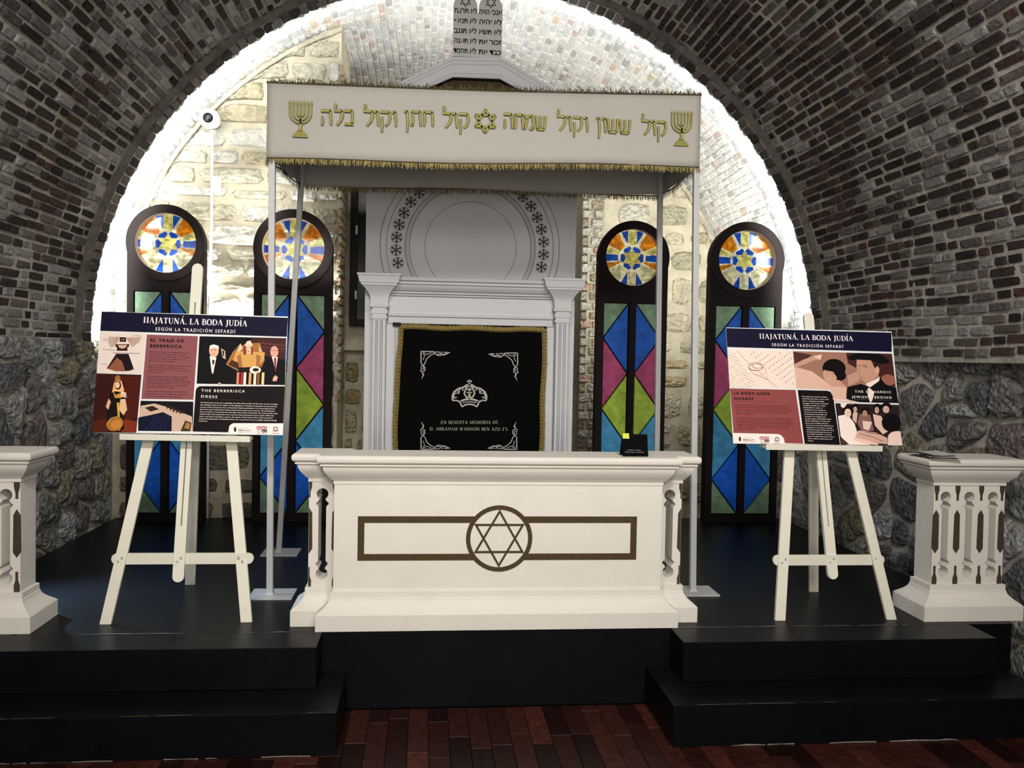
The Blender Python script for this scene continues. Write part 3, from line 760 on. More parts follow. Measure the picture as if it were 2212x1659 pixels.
def word(S, letters, u0, u1, vtop, extra, h0, h1):
    tot = sum(HEB[c][0]+.10 for c in letters)-.10; (xa, za) = px(u0, vtop[0]+32); (xb, zb) = px(u1, vtop[1]+32)
    k = (xb-xa)/tot; hgt = 32*(4.66/F)*1.0; x = 0
    for c in letters:
        wd, strokes = HEB[c]
        for pts, ws in strokes:
            P = [(xa+(x+a)*k, za+(zb-za)*(x+a)/tot+b*hgt) for a, b in pts]
            if len(P) > 2:
                Q = []; W = []
                for i in range(len(P)-1):
                    for t_ in (0, .5): Q.append((P[i][0]+(P[i+1][0]-P[i][0])*t_, P[i][1]+(P[i+1][1]-P[i][1])*t_)); W.append(ws[i]+(ws[i+1]-ws[i])*t_)
                Q.append(P[-1]); W.append(ws[-1]); P, W_ = Q, W
            else: W_ = ws
            S.rib(P, [a*hgt*1.05+extra for a in W_], None, h0, h1)
        x += wd+.10
WORDS = [('HLK', 694, 764, (240, 240)), ('LVQV', 783, 857, (241, 243)), ('NTC', 873, 936, (241, 243)), ('LVQ', 953, 1012, (245, 247)),
         ('HCMS', 1087, 1178, (246, 252)), ('LVQV', 1199, 1269, (251, 255)), ('NVSS', 1286, 1360, (255, 260)), ('LVQ', 1381, 1437, (260, 264))]
for wd in WORDS: emb(vf, 'hebrew_word', lambda S, e, a, b: word(S, *wd, e, a, b))
def star(S, e, a, b):
    cx, cz = px(1048, 263); R = .061
    for s_ in (1, -1):
        P = [(cx+R*math.cos(s_*PI/2+2*PI*k/3), cz+R*math.sin(s_*PI/2+2*PI*k/3)) for k in range(3)]
        for k in range(3): S.rib([P[k], P[(k+1) % 3]], .0095+e*.8, None, a, b)
emb(vf, 'star', star)
def menorah(u, v):
    def dr(S, e, a, b):
        cx, cz = px(u, v); s_ = 4.66/F; w_ = 2.9*s_+e*.6
        for r in (22, 15, 7.5):
            arc = [(cx+r*s_*math.cos(PI+PI*k/14), cz-2*s_+r*s_*1.0*math.sin(PI+PI*k/14)) for k in range(15)]
            S.rib([(cx-r*s_, cz+16*s_)]+arc+[(cx+r*s_, cz+16*s_)], w_, None, a, b)
        S.rib([(cx, cz+16*s_), (cx, cz-22*s_)], w_, None, a, b)
        for k in range(7):
            x = cx+(k-3)*7.4*s_; S.rib([(x, cz+16*s_), (x+.001, cz+19*s_), (x+.002, cz+24*s_)], [w_*1.5, w_*1.1, .0008], None, a, b)
        S.rib([(cx, cz-14*s_), (cx+1*s_, cz-24*s_), (cx, cz-36*s_)], [2*s_+e*.5, 7*s_+e*.5, 4*s_+e*.5], None, a, b)
        for (x0, x1, dz) in ((-5, 5, -38), (-9, 9, -43), (-13, 13, -47), (-16, 16, -51)): S.rib([(cx+x0*s_, cz+dz*s_), (cx+x1*s_, cz+dz*s_)], 3.2*s_+e*.6, None, a, b)
    return dr
emb(vf, 'menorah', menorah(650, 243)); emb(vf, 'menorah', menorah(1471, 264))

# ------------------------------------------------------------------ tall stained glass panels
def glass_panel(cx, wd, label, zc):
    T_ = thing('stained_glass_panel', label, 'stained glass', (cx, 6.77, 0))
    hw = wd/2; y0, y1 = 6.72, 6.82; r = .80*hw; zg0, zg1 = .060, 1.705; mw = .024; gx = hw*.83
    outer = [(cx-hw, 0), (cx+hw, 0), (cx+hw, zc-.05)]+disc(cx, zc, hw*1.0, 30, -.17, PI+.17)+[(cx-hw, zc-.05)]
    holes = [disc(cx, zc, r, 48)]
    holes += [[(cx-gx, zg0), (cx-mw, zg0), (cx-mw, zg1), (cx-gx, zg1)], [(cx+mw, zg0), (cx+gx, zg0), (cx+gx, zg1), (cx+mw, zg1)]]
    mb = MB(); mb.add(*holed(outer, holes, y0, y1)); fr = mb.build('frame', m_blackp, T_)
    mb = MB(); mb.add(*holed(disc(cx, zc, hw*1.02, 56), [disc(cx, zc, r, 56)], y0-.016, y0+.001)); ring = mb.build('round_frame', m_blackp, T_)
    mb = MB(); nn = 56
    for k in range(nn):
        a, b = 2*PI*k/nn, 2*PI*(k+1)/nn
        mb.add([(cx+(r-.001)*math.cos(q), y, zc+(r-.001)*math.sin(q)) for q in (a, b) for y in (y0-.010, y1-.004)], [(0, 1, 3, 2)])
    mb.build('round_reveal', m_tan, ring, smooth=True)
    mb = MB(); mb.box((cx-gx-.002, y0+.045, zg0-.002), (cx+gx+.002, y0+.055, zg1+.002)); mb.build('backing_board', m_blackp, T_)
    # lower panes
    zs = [zg1-(zg1-zg0)*k/6 for k in range(7)]; c_ = .010
    for sx in (-1, 1):
        xi, xo = cx+sx*(mw+.003), cx+sx*(gx-.003)
        tris = [('sage', (xi, zs[0]), (xo, zs[0]), (xo, zs[1]), 0), ('blue', (xi, zs[0]), (xo, zs[1]), (xi, zs[2]), 1), ('pink', (xo, zs[1]), (xi, zs[2]), (xo, zs[3]), 1),
                ('lime', (xi, zs[2]), (xo, zs[3]), (xi, zs[4]), 1), ('sky', (xo, zs[3]), (xi, zs[4]), (xo, zs[5]), 1), ('deep', (xi, zs[4]), (xo, zs[5]), (xi, zs[6]), 1), ('sage', (xo, zs[5]), (xo, zs[6]), (xi, zs[6]), 0)]
        for nm, a, b, c, _ in tris:
            P = [V((p[0], 0, p[1])) for p in (a, b, c)]
            # inset every side by the width of the black line
            A = [P[i] for i in range(3)]; la = [(A[1]-A[2]).length, (A[2]-A[0]).length, (A[0]-A[1]).length]; inc = (A[0]*la[0]+A[1]*la[1]+A[2]*la[2])/sum(la)
            area_ = ((A[1]-A[0]).cross(A[2]-A[0])).length/2; rin = area_/(sum(la)/2); q = (rin-.0055)/rin
            A = [inc+(p-inc)*q for p in A]; pts = [(p.x, p.z) for p in A]
            if sum(pts[i][0]*pts[(i+1) % 3][1]-pts[(i+1) % 3][0]*pts[i][1] for i in range(3)) < 0: pts = pts[::-1]
            mb = MB(); mb.prism(pts, y0+.010, y0+.045); mb.build('glass_pane', T[nm], T_, bevel=.002, seg=1)
    # round window panes, 4 mm thick
    yp0, yp1 = y0+.055, y0+.060
    def pane(pts, g, nm='glass_pane'):
        if sum(pts[i][0]*pts[(i+1) % len(pts)][1]-pts[(i+1) % len(pts)][0]*pts[i][1] for i in range(len(pts))) < 0: pts = pts[::-1]
        mb = MB(); mb.prism([(cx+a*r, zc+b*r) for a, b in pts], yp0, yp1); mb.build(nm, G[g], ring)
    D = .985
    def sector(a0, a1, r0, g, inner=None):
        A = [(D*math.cos(math.radians(a0+(a1-a0)*k/6)), D*math.sin(math.radians(a0+(a1-a0)*k/6))) for k in range(7)]
        B = inner or [(r0*math.cos(math.radians(a)), r0*math.sin(math.radians(a))) for a in (a1-3*(1 if a1 > a0 else -1), a0+3*(1 if a1 > a0 else -1))]
        pane(A+B, g)
    for sx in (1, -1):
        f = lambda pts: [(sx*a, b) for a, b in pts]
        m_ = lambda a: a if sx > 0 else 180-a
        sector(m_(27), m_(60), .49, 'orange'); sector(m_(12), m_(25), .50, 'yellow')
        sector(m_(-25), m_(-12), .46, 'orange'); sector(m_(-60), m_(-27), .48, 'clear')
        pane(f([(.16, .50), (.16, .965), (.40, .90)]), 'blue')
        pane(f([(.16, -.50), (.16, -.965), (.40, -.90)]), 'blue')
        pane(f([(.50, -.10), (.975, -.12), (.975, .12), (.50, .10)]), 'blue')
    pane([(-.13, .47), (.13, .47), (.13, .97), (-.13, .97)], 'yellow'); pane([(-.13, -.47), (.13, -.47), (.13, -.97), (-.13, -.97)], 'clear')
    R6 = .345; hexi = [(R6/math.sqrt(3)*math.cos(math.radians(60*k)), R6/math.sqrt(3)*math.sin(math.radians(60*k))) for k in range(6)]
    pane(hexi, 'yellow')
    for k in range(6):
        a = math.radians(60*k+30); tip = (R6*math.cos(a), R6*math.sin(a)); h0, h1 = hexi[k], hexi[(k+1) % 6]
        pane([h0, tip, h1], 'yellow')
        # blue piece between two star tips
        b = math.radians(60*k); p0 = (R6*1.0*math.cos(b-math.radians(26)), R6*1.0*math.sin(b-math.radians(26))); p1 = (R6*math.cos(b+math.radians(26)), R6*math.sin(b+math.radians(26)))
        q0 = (.425*math.cos(b-math.radians(17)), .425*math.sin(b-math.radians(17))); q1 = (.425*math.cos(b+math.radians(17)), .425*math.sin(b+math.radians(17)))
        pane([(hexi[k][0]*1.12, hexi[k][1]*1.12), p0, q0, q1, p1], 'blue')
    mb = MB(); mb.prism(disc(cx, zc, r*.995, 48), yp1+.0005, yp1+.0015); mb.build('joint_sheet', G['lead'], ring)
    mb = MB(); mb.box((cx-.2, y1-.04, 0), (cx+.2, y1+.05, .02)); mb.build('foot', m_blackp, T_)
    return T_
glass_panel(-1.912, .548, 'tall arched stained glass panel, leftmost, its lower half behind the left easel', 2.060)
glass_panel(-.991, .572, 'tall arched stained glass panel crossed by two canopy poles, left of the ark', 2.045)
glass_panel(1.591, .550, 'tall arched stained glass panel right of the ark, crossed by one pole', 2.058)
glass_panel(2.498, .584, 'tall arched stained glass panel, rightmost, partly behind the right poster', 2.063)

# ------------------------------------------------------------------ the white ark behind the canopy
ark = thing('ark', 'tall pale ark with moulded cornice and polygonal crown behind the altar table', 'ark', (.32, 6.5, 0))
AX0, AX1, AY = -.435, 1.075, 6.36
ACX = .320
mb = MB(); mb.box((AX0, AY, 0), (AX1, 6.62, 3.06)); mb.build('body', m_ark, ark)
# pilasters with capitals
PIL = [(1.52, .0), (1.522, .010), (1.54, .010), (1.542, .004), (1.555, .004), (1.557, .012), (1.585, .012), (1.588, .004), (1.60, .006), (1.603, .020), (1.625, .022), (1.628, .014), (1.660, .018)] + \
      [(1.66+.09*k/6, .018+.052*(1-math.cos(PI/2*k/6))) for k in range(1, 7)] + [(1.752, .078), (1.765, .080), (1.768, .088), (1.80, .096), (1.815, .100), (1.818, .106), (1.832, .106)]
for sx, xc in ((-1, -.327), (1, .972)):
    mb = MB(); mould(mb, xc-.046, xc+.046, AY-.11, AY-.02, [(0, 0), (1.52, 0)])
    po = mb.build('pilaster', m_ark, ark, bevel=.004)
    mb = MB(); mould(mb, xc-.045, xc+.045, AY-.105, AY-.01, PIL); mb.build('capital', m_ark, po, bevel=.0015)
    for dx in (-.016, .016):
        mb = MB(); mb.tube([(xc+dx, AY-.11, .02), (xc+dx, AY-.11, 1.515)], .011, 8); mb.build('flute', m_ark2, po, smooth=True)
    mb = MB(); mb.box((xc-.10, AY-.017, 0), (xc+.10, AY, 1.487)); mb.build('pilaster_backing', m_ark, po)
# entablature between the capitals
ENT = [(1.490, .0), (1.492, .018), (1.500, .020), (1.545, .020), (1.547, .030), (1.562, .032), (1.565, .020), (1.690, .020), (1.693, .034), (1.706, .036), (1.709, .050), (1.722, .052), (1.727, .064)] + \
      [(1.727+.04*k/4, .064+.03*math.sin(PI/2*k/4)) for k in range(1, 5)] + [(1.770, .104), (1.792, .106), (1.795, .118), (1.818, .122), (1.820, .118)]
mb = MB(); mb.rings([[(-.268, AY-o, z), (.915, AY-o, z), (.915, AY+.01, z), (-.268, AY+.01, z)] for z, o in ENT]); mb.build('entablature', m_ark, ark, bevel=.001)
for z, o in ((1.546, .031), (1.692, .036), (1.708, .052), (1.726, .065), (1.770, .105), (1.7935, .119)):
    mb = MB(); mb.box((-.267, AY-o-.0008, z-.0022), (.914, AY-o+.004, z+.0012)); mb.build('cornice_line', m_arkline, ark)
# arcs on the upper panel
ARC = (ACX-.010, 2.050)
def arc_ring(r0, r1, y, m, name):
    mb = MB(); n = 60; a0, a1 = math.radians(-33), math.radians(213)
    a0 = -math.asin(min(1, (ARC[1]-1.818)/((r0+r1)/2))); a1 = PI-a0
    mb.rings([[(ARC[0]+r*math.cos(a), yy, ARC[1]+r*math.sin(a)) for r, yy in ((r0, AY), (r0, y), (r1, y), (r1, AY))] for a in [a0+(a1-a0)*k/n for k in range(n+1)]])
    mb.build(name, m, ark, smooth=False)
arc_ring(.326, .330, AY-.0015, m_arkline, 'arc_line')
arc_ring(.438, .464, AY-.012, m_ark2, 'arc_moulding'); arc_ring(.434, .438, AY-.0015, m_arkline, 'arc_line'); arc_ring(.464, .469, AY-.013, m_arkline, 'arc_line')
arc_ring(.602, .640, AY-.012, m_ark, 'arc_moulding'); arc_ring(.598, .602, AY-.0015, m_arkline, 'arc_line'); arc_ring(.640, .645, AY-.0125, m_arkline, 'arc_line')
rose0 = None
for k in range(22):
    a = math.radians(-13.5+207*k/21); cx_, cz_ = ARC[0]+.531*math.cos(a), ARC[1]+.531*math.sin(a)
    if rose0 is None:
        mb = MB(); mb.prism(disc(0, 0, .0405, 20), -.004, 0); rose0 = mb.build('rosette', mat('rosette_dark', (.055, .042, .028), rough=.6, bump=.5, bscale=90), ark)
        mp = MB()
        for q in range(6):
            b = PI/2+q*PI/3+PI/6; pts = [(.007*math.cos(b), .007*math.sin(b)), (.037*math.cos(b-.33), .037*math.sin(b-.33)), (.0385*math.cos(b), .0385*math.sin(b)), (.037*math.cos(b+.33), .037*math.sin(b+.33))]
            mp.prism(pts, -.0055, -.003)
        pet = mp.build('rosette_petals', m_ark2, rose0); mc = MB(); mc.prism(disc(0, 0, .009, 10), -.008, -.003); cen = mc.build('rosette_centre', m_gold, rose0)
        rose0.location = V((cx_, AY, cz_))-ark.location; pet.location = cen.location = (0, 0, 0)
    else:
        r_ = rose0.copy(); C.objects.link(r_); r_.location = V((cx_, AY, cz_))-ark.location
        for s_ in (pet, cen): q_ = s_.copy(); C.objects.link(q_); q_.parent = r_
# crown: polygonal arch, gold field, tablets
OUT = [(AX0+.02, 3.06), (-.197, 3.192), (.156, 3.379), (.506, 3.390), (.868, 3.201), (AX1-.02, 3.075)]
INN = [(-.20, 3.05), (.012, 3.16), (.162, 3.232), (.493, 3.236), (.640, 3.165), (.85, 3.05)]
cr = None
mb = MB(); yq = AY-.06
ring = [(OUT[i], INN[i]) for i in range(6)]
mb.rings([[(o[0], yq, o[1]), (i[0], yq, i[1]), (i[0], AY+.2, i[1]), (o[0], AY+.2, o[1])] for o, i in ring]); cr = mb.build('crown', m_ark, ark)
for q in (.16, .34, .78, .9):
    S = MB(); L_ = [(o[0]+(i[0]-o[0])*q, o[1]+(i[1]-o[1])*q) for o, i in ring]
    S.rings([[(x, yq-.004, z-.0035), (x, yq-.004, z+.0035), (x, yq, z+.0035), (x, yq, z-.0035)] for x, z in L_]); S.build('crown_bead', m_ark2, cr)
S = MB(); S.rings([[(i[0], yq-.006, i[1]-.006), (i[0], yq-.006, i[1]+.004), (i[0], yq+.02, i[1]+.004), (i[0], yq+.02, i[1]-.006)] for o, i in ring]); S.build('crown_edge', m_ink, cr)
mb = MB(); mb.prism([(-.2, 3.04)]+[(.85, 3.04)]+[p for p in reversed(INN[1:5])], AY-.02, AY); mb.build('gold_field', m_gold, cr)
mb = MB(); tx0, tx1, tz0, tz1 = .158, .505, 3.385, 3.822; tm = (tx0+tx1)/2; rr = (tx1-tx0)/4-.003
pts = [(tx0, tz0), (tx1, tz0+.004), (tx1, tz1-rr)]+disc(tx1-rr, tz1-rr, rr, 12, 0, PI)[1:-1]+[(tx1-2*rr, tz1-rr*1.0), (tm+.004, tz1-.125), (tm-.004, tz1-.125)]+[(tx0+2*rr, tz1-rr)]+disc(tx0+rr, tz1-rr, rr, 12, 0, PI)[1:]
mb.prism(pts, AY-.055, AY-.025); tab = mb.build('tablets', mat('grey_tablet', (.62, .61, .58), rough=.6), ark)
S = Sheet((0, AY-.0555, 0), (1, 0, 0), (0, 0, 1))
def Lx(s): return s[::-1]
ROWS = [('לא תרצח', 'אנכי הויה'), ('לא תנאף', 'לא יהיה'), ('לא תגנב', 'לא תשא'), ('לא תענה', 'זכור את'), ('לא תחמד', 'כבד את')]
for k, (l, r_) in enumerate(ROWS):
    z = tz0+.305-.070*k
    text(S, Lx(l), tx0+.006, z, .052, width=.158, bold=.02, h=.001, ext=.0005, res=1); text(S, Lx(r_), tm+.008, z, .052, width=.158, bold=.02, h=.001, ext=.0005, res=1)
S.m.build('lettering', m_ink, tab, kind='stuff')
S = Sheet((0, AY-.0555, 0), (1, 0, 0), (0, 0, 1))
for cx_ in (tx0+rr, tx1-rr):
    for s_ in (1, -1):
        P = [(cx_+.040*math.cos(s_*PI/2+2*PI*k/3), tz1-.048+.040*math.sin(s_*PI/2+2*PI*k/3)) for k in range(3)]
        for k in range(3): S.rib([P[k], P[(k+1) % 3]], .0045, None, 0, .001)
S.m.build('stars', m_ink, tab, kind='stuff')
# niche side strips
for a, b in ((-.268, -.215), (.880, .915)):
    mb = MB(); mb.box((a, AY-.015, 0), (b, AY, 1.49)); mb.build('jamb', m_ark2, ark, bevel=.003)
# curtain on the ark
cu = thing('ark_curtain', 'black velvet curtain with gold lace border and silver crown on the ark', 'curtain', (.33, 6.25, .9))
CX0, CX1, CZ0, CZ1 = -.185, .855, .30, 1.470
def cpt(s_, t_, h=0):
    x = CX0+(CX1-CX0)*s_ + (-.030*(1-t_)+.012*math.sin(t_*9)*.6)*(1-2*s_ if s_ < .5 else 0) - .012*(1-t_)*(2*s_-1 if s_ > .5 else 0)+.004*math.sin(t_*14+s_*3)
    z = CZ0+(CZ1-CZ0)*t_+.004*math.sin(s_*16)*t_
    return V((x, AY-.055-h+.004*math.sin(s_*19+1)*(1-t_*.6), z))
mb = MB(); n = 40
mb.add([cpt(i/n, j/n) for j in range(n+1) for i in range(n+1)], [(j*(n+1)+i, j*(n+1)+i+1, (j+1)*(n+1)+i+1, (j+1)*(n+1)+i) for j in range(n) for i in range(n)])
vel = mb.build('velvet', m_velvet, cu, smooth=True); so = vel.modifiers.new('s', 'SOLIDIFY'); so.thickness = .004
mb = MB(); rng = random.Random(3)
def lace(f, n, wd):
    for i in range(n):
        a0, a1 = i/n, (i+1)/n
        P = []
        for a in (a0, (a0+a1)/2, a1):
            bulge = 1.25 if a not in (a0, a1) else .85
            P.append([f(a, -wd*.45*bulge*rng.uniform(.8, 1.15), .004), f(a, 0, .012), f(a, wd*.28, .015), f(a, wd*.55, .006)])
        vs = [p for r in P for p in r]; mb.add(vs, [(k*4+j, k*4+j+1, (k+1)*4+j+1, (k+1)*4+j) for k in range(2) for j in range(3)])
        c = f((a0+a1)/2, wd*.26, .016)
        q = .010; mb.add([c+V((q*math.cos(k*PI/3), -.004, q*.6*math.sin(k*PI/3))) for k in range(6)]+[c+V((0, -.012, 0))], [(k, (k+1) % 6, 6) for k in range(6)])
lw = .036
lace(lambda a, o, h: cpt(a, 1, h)+V((0, 0, -o)), 40, lw)
lace(lambda a, o, h: cpt(0, a, h)+V((o, 0, 0)), 46, lw)
lace(lambda a, o, h: cpt(1, a, h)+V((-o, 0, 0)), 46, lw)
mb.build('lace_border', m_lace, cu)
mb = MB(); mb.tube([(-.222, AY-.034, 1.487), (.87, AY-.034, 1.487)], .008); mb.box((-.235, AY-.045, 1.474), (-.18, AY-.02, 1.500)); mb.build('curtain_rod', m_dark, cu)
S = Sheet((0, AY-.063, 0), (1, 0, 0), (0, 0, 1))
def cp(u, v): p = at(u, v, Y=AY-.063); return (p.x, p.z)
def zoom(x, y): return cp(820+x*.18083, 680+y*.18083)      # measured in an enlarged view of the curtain
def corner(fx, fy):
    """one corner ornament drawn with turned directions"""
    segs = [([(490, 435), (500, 438), (650, 440)], 2.2), ([(495, 430), (495, 580)], 2.4), ([(650, 440), (640, 470), (600, 490), (560, 530), (540, 585), (520, 600)], 2.0), ([(495, 580), (515, 600)], 2.0),
            ([(520, 450), (560, 475), (620, 455)], 1.6), ([(510, 465), (540, 480), (520, 540)], 1.6), ([(650, 440), (670, 470), (700, 488), (735, 485), (745, 440)], 2.2), ([(655, 470), (675, 442), (715, 445), (735, 468), (690, 470)], 1.8),
            ([(750, 480), (790, 470), (845, 450)], [3.6, 3.0, .5]), ([(765, 450), (800, 448), (840, 450)], [1.2, 2.2, .4]),
            ([(515, 600), (540, 625), (540, 670), (495, 680), (488, 655)], 2.2), ([(520, 600), (495, 620), (500, 650), (525, 650), (522, 615)], 1.8), ([(510, 690), (525, 715), (500, 768)], [3.4, 3.2, .5])]
    for pts, w_ in segs:
        Q = [zoom(x if fx > 0 else 2143-x, y+(0 if fx > 0 else 18)) if fy > 0 else zoom(x if fx > 0 else 2133-x, 2045-y) for x, y in pts]
        W_ = [a*.0030 for a in w_] if isinstance(w_, list) else w_*.0030
        S.rib(Q, W_, None, 0, .0015)
for a in (1, -1):
    for b in (1, -1): corner(a, b)
S.m.build('corner_ornament', m_silver, vel)
S = Sheet((0, AY-.063, 0), (1, 0, 0), (0, 0, 1))
def sym(pts, w_, both=True):
    for s_ in ((1, -1) if both else (1,)):
        S.rib([zoom(1073+s_*(x-1073), y) for x, y in pts], w_*.0030, None, 0, .0015)
sym([(975, 1030), (1010, 1015), (1073, 1008)], 4); sym([(985, 1100), (1020, 1075), (1073, 1068)], 3.5); sym([(960, 1045), (985, 1100)], 3.5); sym([(870, 1025), (920, 1022), (960, 1045)], 3)
sym([(872, 1020), (868, 970), (890, 920), (945, 880), (1000, 868), (1030, 845), (1073, 830)], 4); sym([(890, 1000), (885, 960), (905, 935), (945, 940), (930, 905)], 2.4); sym([(905, 1000), (900, 985), (925, 985)], 2)
sym([(950, 935), (955, 890), (985, 880), (1000, 900), (985, 905)], 2.4); sym([(1073, 830), (1030, 880), (1010, 940), (1040, 990), (1073, 1005)], 3.6); sym([(1073, 915), (1055, 885), (1025, 900)], 2.4); sym([(1073, 935), (1040, 925)], 2.4)
sym([(1073, 830), (1073, 775)], 3, False); sym([(1045, 802), (1055, 790), (1073, 800)], 3); sym([(990, 1048), (1073, 1040)], 2)
S.m.build('crown_emblem', m_silver, vel)
S = Sheet((0, AY-.0635, 0), (1, 0, 0), (0, 0, 1))
S.slab([zoom(x, y) for x, y in ((1052, 985), (1073, 1002), (1094, 985), (1088, 950), (1073, 935), (1058, 950))], 0, .0012); S.slab([zoom(x, y) for x, y in ((1062, 890), (1073, 900), (1084, 890), (1073, 850))], 0, .0012)
for s_ in (1, -1): S.slab([zoom(1073+s_*x, y) for x, y in (((-135, 1025), (-115, 1045), (-100, 1022)) if s_ > 0 else ((-135, 1025), (-100, 1022), (-115, 1045)))], 0, .0012)
S.m.build('crown_jewels', m_silverg, vel)
SERIF = {  # stem/hair strokes in a unit box: (points, widths)
 'A': (.86, [([(.10, 0), (.44, 1)], .06), ([(.40, 1), (.74, 0)], .17), ([(.22, .33), (.60, .33)], .05), ([(0, .02), (.22, .02)], .04), ([(.60, .02), (.86, .02)], .04)]),
 'B': (.72, [([(.16, 0), (.16, 1)], .16), ([(0, .98), (.42, .98), (.58, .86), (.56, .64), (.40, .53), (.16, .53)], [.04, .05, .12, .14, .06, .05]), ([(.40, .53), (.66, .42), (.66, .14), (.42, .02), (0, .02)], [.05, .12, .15, .06, .04])]),
 'D': (.86, [([(.16, 0), (.16, 1)], .16), ([(0, .98), (.42, .98), (.70, .80), (.78, .5), (.70, .2), (.42, .02), (0, .02)], [.04, .05, .12, .17, .12, .05, .04])]),
 'E': (.66, [([(.14, 0), (.14, 1)], .15), ([(0, .98), (.62, .98)], .05), ([(.6, 1), (.6, .78)], .05), ([(.14, .51), (.46, .51)], .05), ([(0, .02), (.64, .02)], .05), ([(.62, 0), (.62, .24)], .05)]),
 'H': (.90, [([(.16, 0), (.16, 1)], .16), ([(.72, 0), (.72, 1)], .16), ([(.16, .5), (.72, .5)], .04), ([(0, .98), (.32, .98)], .04), ([(0, .02), (.32, .02)], .04), ([(.56, .98), (.88, .98)], .04), ([(.56, .02), (.88, .02)], .04)]),
 'I': (.34, [([(.17, 0), (.17, 1)], .16), ([(0, .98), (.34, .98)], .04), ([(0, .02), (.34, .02)], .04)]),
 'J': (.46, [([(.28, 1), (.28, .1), (.18, -.14), (0, -.16)], [.17, .16, .10, .10]), ([(.12, .98), (.46, .98)], .04)]),
 'L': (.66, [([(.16, 0), (.16, 1)], .16), ([(0, .98), (.34, .98)], .04), ([(0, .02), (.62, .02)], .05), ([(.61, 0), (.61, .28)], .05)]),
 'M': (1.05, [([(.14, 0), (.14, 1)], .05), ([(.14, 1), (.50, .02)], .15), ([(.50, .0), (.86, 1)], .05), ([(.88, 0), (.88, 1)], .15), ([(0, .02), (.26, .02)], .04), ([(.74, .02), (1.02, .02)], .04)]),
 'N': (.90, [([(.12, 0), (.12, 1)], .06), ([(.10, 1), (.76, 0)], .17), ([(.76, 0), (.76, 1)], .06), ([(0, .98), (.2, .98)], .04), ([(0, .02), (.24, .02)], .04), ([(.64, .98), (.9, .98)], .04)]),
 'O': (.90, [([(.45+.37*math.cos(2*PI*k/16), .5+.49*math.sin(2*PI*k/16)) for k in range(17)], [.05+.12*abs(math.cos(2*PI*k/16)) for k in range(17)])]),
 'R': (.80, [([(.16, 0), (.16, 1)], .16), ([(0, .98), (.42, .98), (.62, .84), (.58, .60), (.40, .50), (.16, .50)], [.04, .05, .13, .13, .06, .05]), ([(.38, .5), (.66, .04), (.80, .02)], [.14, .14, .05]), ([(0, .02), (.32, .02)], .04)]),
 'T': (.76, [([(.38, 0), (.38, 1)], .16), ([(.02, .97), (.74, .97)], .05), ([(.04, 1), (.04, .76)], .05), ([(.72, 1), (.72, .76)], .05), ([(.22, .02), (.54, .02)], .04)]),
 'U': (.86, [([(.16, 1), (.16, .3), (.28, .05), (.46, .0), (.64, .08), (.70, .3), (.70, 1)], [.16, .15, .10, .06, .05, .05, .05]), ([(0, .98), (.32, .98)], .04), ([(.58, .98), (.84, .98)], .04)]),
 'W': (1.15, [([(.12, 1), (.36, 0)], .15), ([(.36, 0), (.58, 1)], .05), ([(.56, 1), (.80, 0)], .15), ([(.80, 0), (1.02, 1)], .05), ([(0, .98), (.26, .98)], .04), ([(.9, .98), (1.14, .98)], .04)]),
 'Z': (.70, [([(.06, .97), (.64, .97)], .06), ([(.62, 1), (.08, 0)], .15), ([(.06, .03), (.66, .03)], .06)]),
 '.': (.26, [([(.05, .07), (.21, .07)], .14)]), '"': (.3, [([(.08, 1), (.08, .75)], .07), ([(.22, 1), (.22, .75)], .07)]), ' ': (.34, []),
}
def serif(S, txt, x, y, size, width=None, col=None, gap=.10, thick=1, h0=None, h1=None, slope=0, skip=()):
    acc = {'Á': 'A', 'Í': 'I'}; tot = sum(SERIF[acc.get(c, c)][0]+gap for c in txt)-gap; k = (width/tot) if width else size; X = 0
    for c in txt:
        b = acc.get(c, c); wd, st = SERIF[b]
        for q, (pts, w_) in enumerate(st):
            if (b, q) in skip: continue
            W = [a*size*thick for a in w_] if isinstance(w_, list) else w_*size*thick
            S.rib([(x+(X+a)*k, y+b_*size+slope*(X+a)*k) for a, b_ in pts], W, col, h0, h1)
        if c in acc: S.rib([(x+(X+wd*.5)*k, y+1.08*size), (x+(X+wd*.72)*k, y+1.34*size)], [.06*size, .14*size], col, h0, h1)
        X += wd+gap
S = Sheet((0, AY-.063, 0), (1, 0, 0), (0, 0, 1))
x0_, z0_ = zoom(732, 1304); x1_, z1_ = zoom(1415, 1302); serif(S, 'EN BENDITA MEMORIA DE', x0_, z0_, .0225, x1_-x0_, gap=.14, h0=0, h1=.0012, slope=(z1_-z0_)/(x1_-x0_), thick=1.1)
x0_, z0_ = zoom(600, 1380); x1_, z1_ = zoom(1535, 1384); serif(S, 'D. ABRAHAM WAHNON BEN AZO Z"L', x0_, z0_, .0225, x1_-x0_, gap=.14, h0=0, h1=.0012, slope=(z1_-z0_)/(x1_-x0_), thick=1.1)
S.m.build('lettering', mat('cream_thread', (.42, .42, .30), rough=.6), vel)

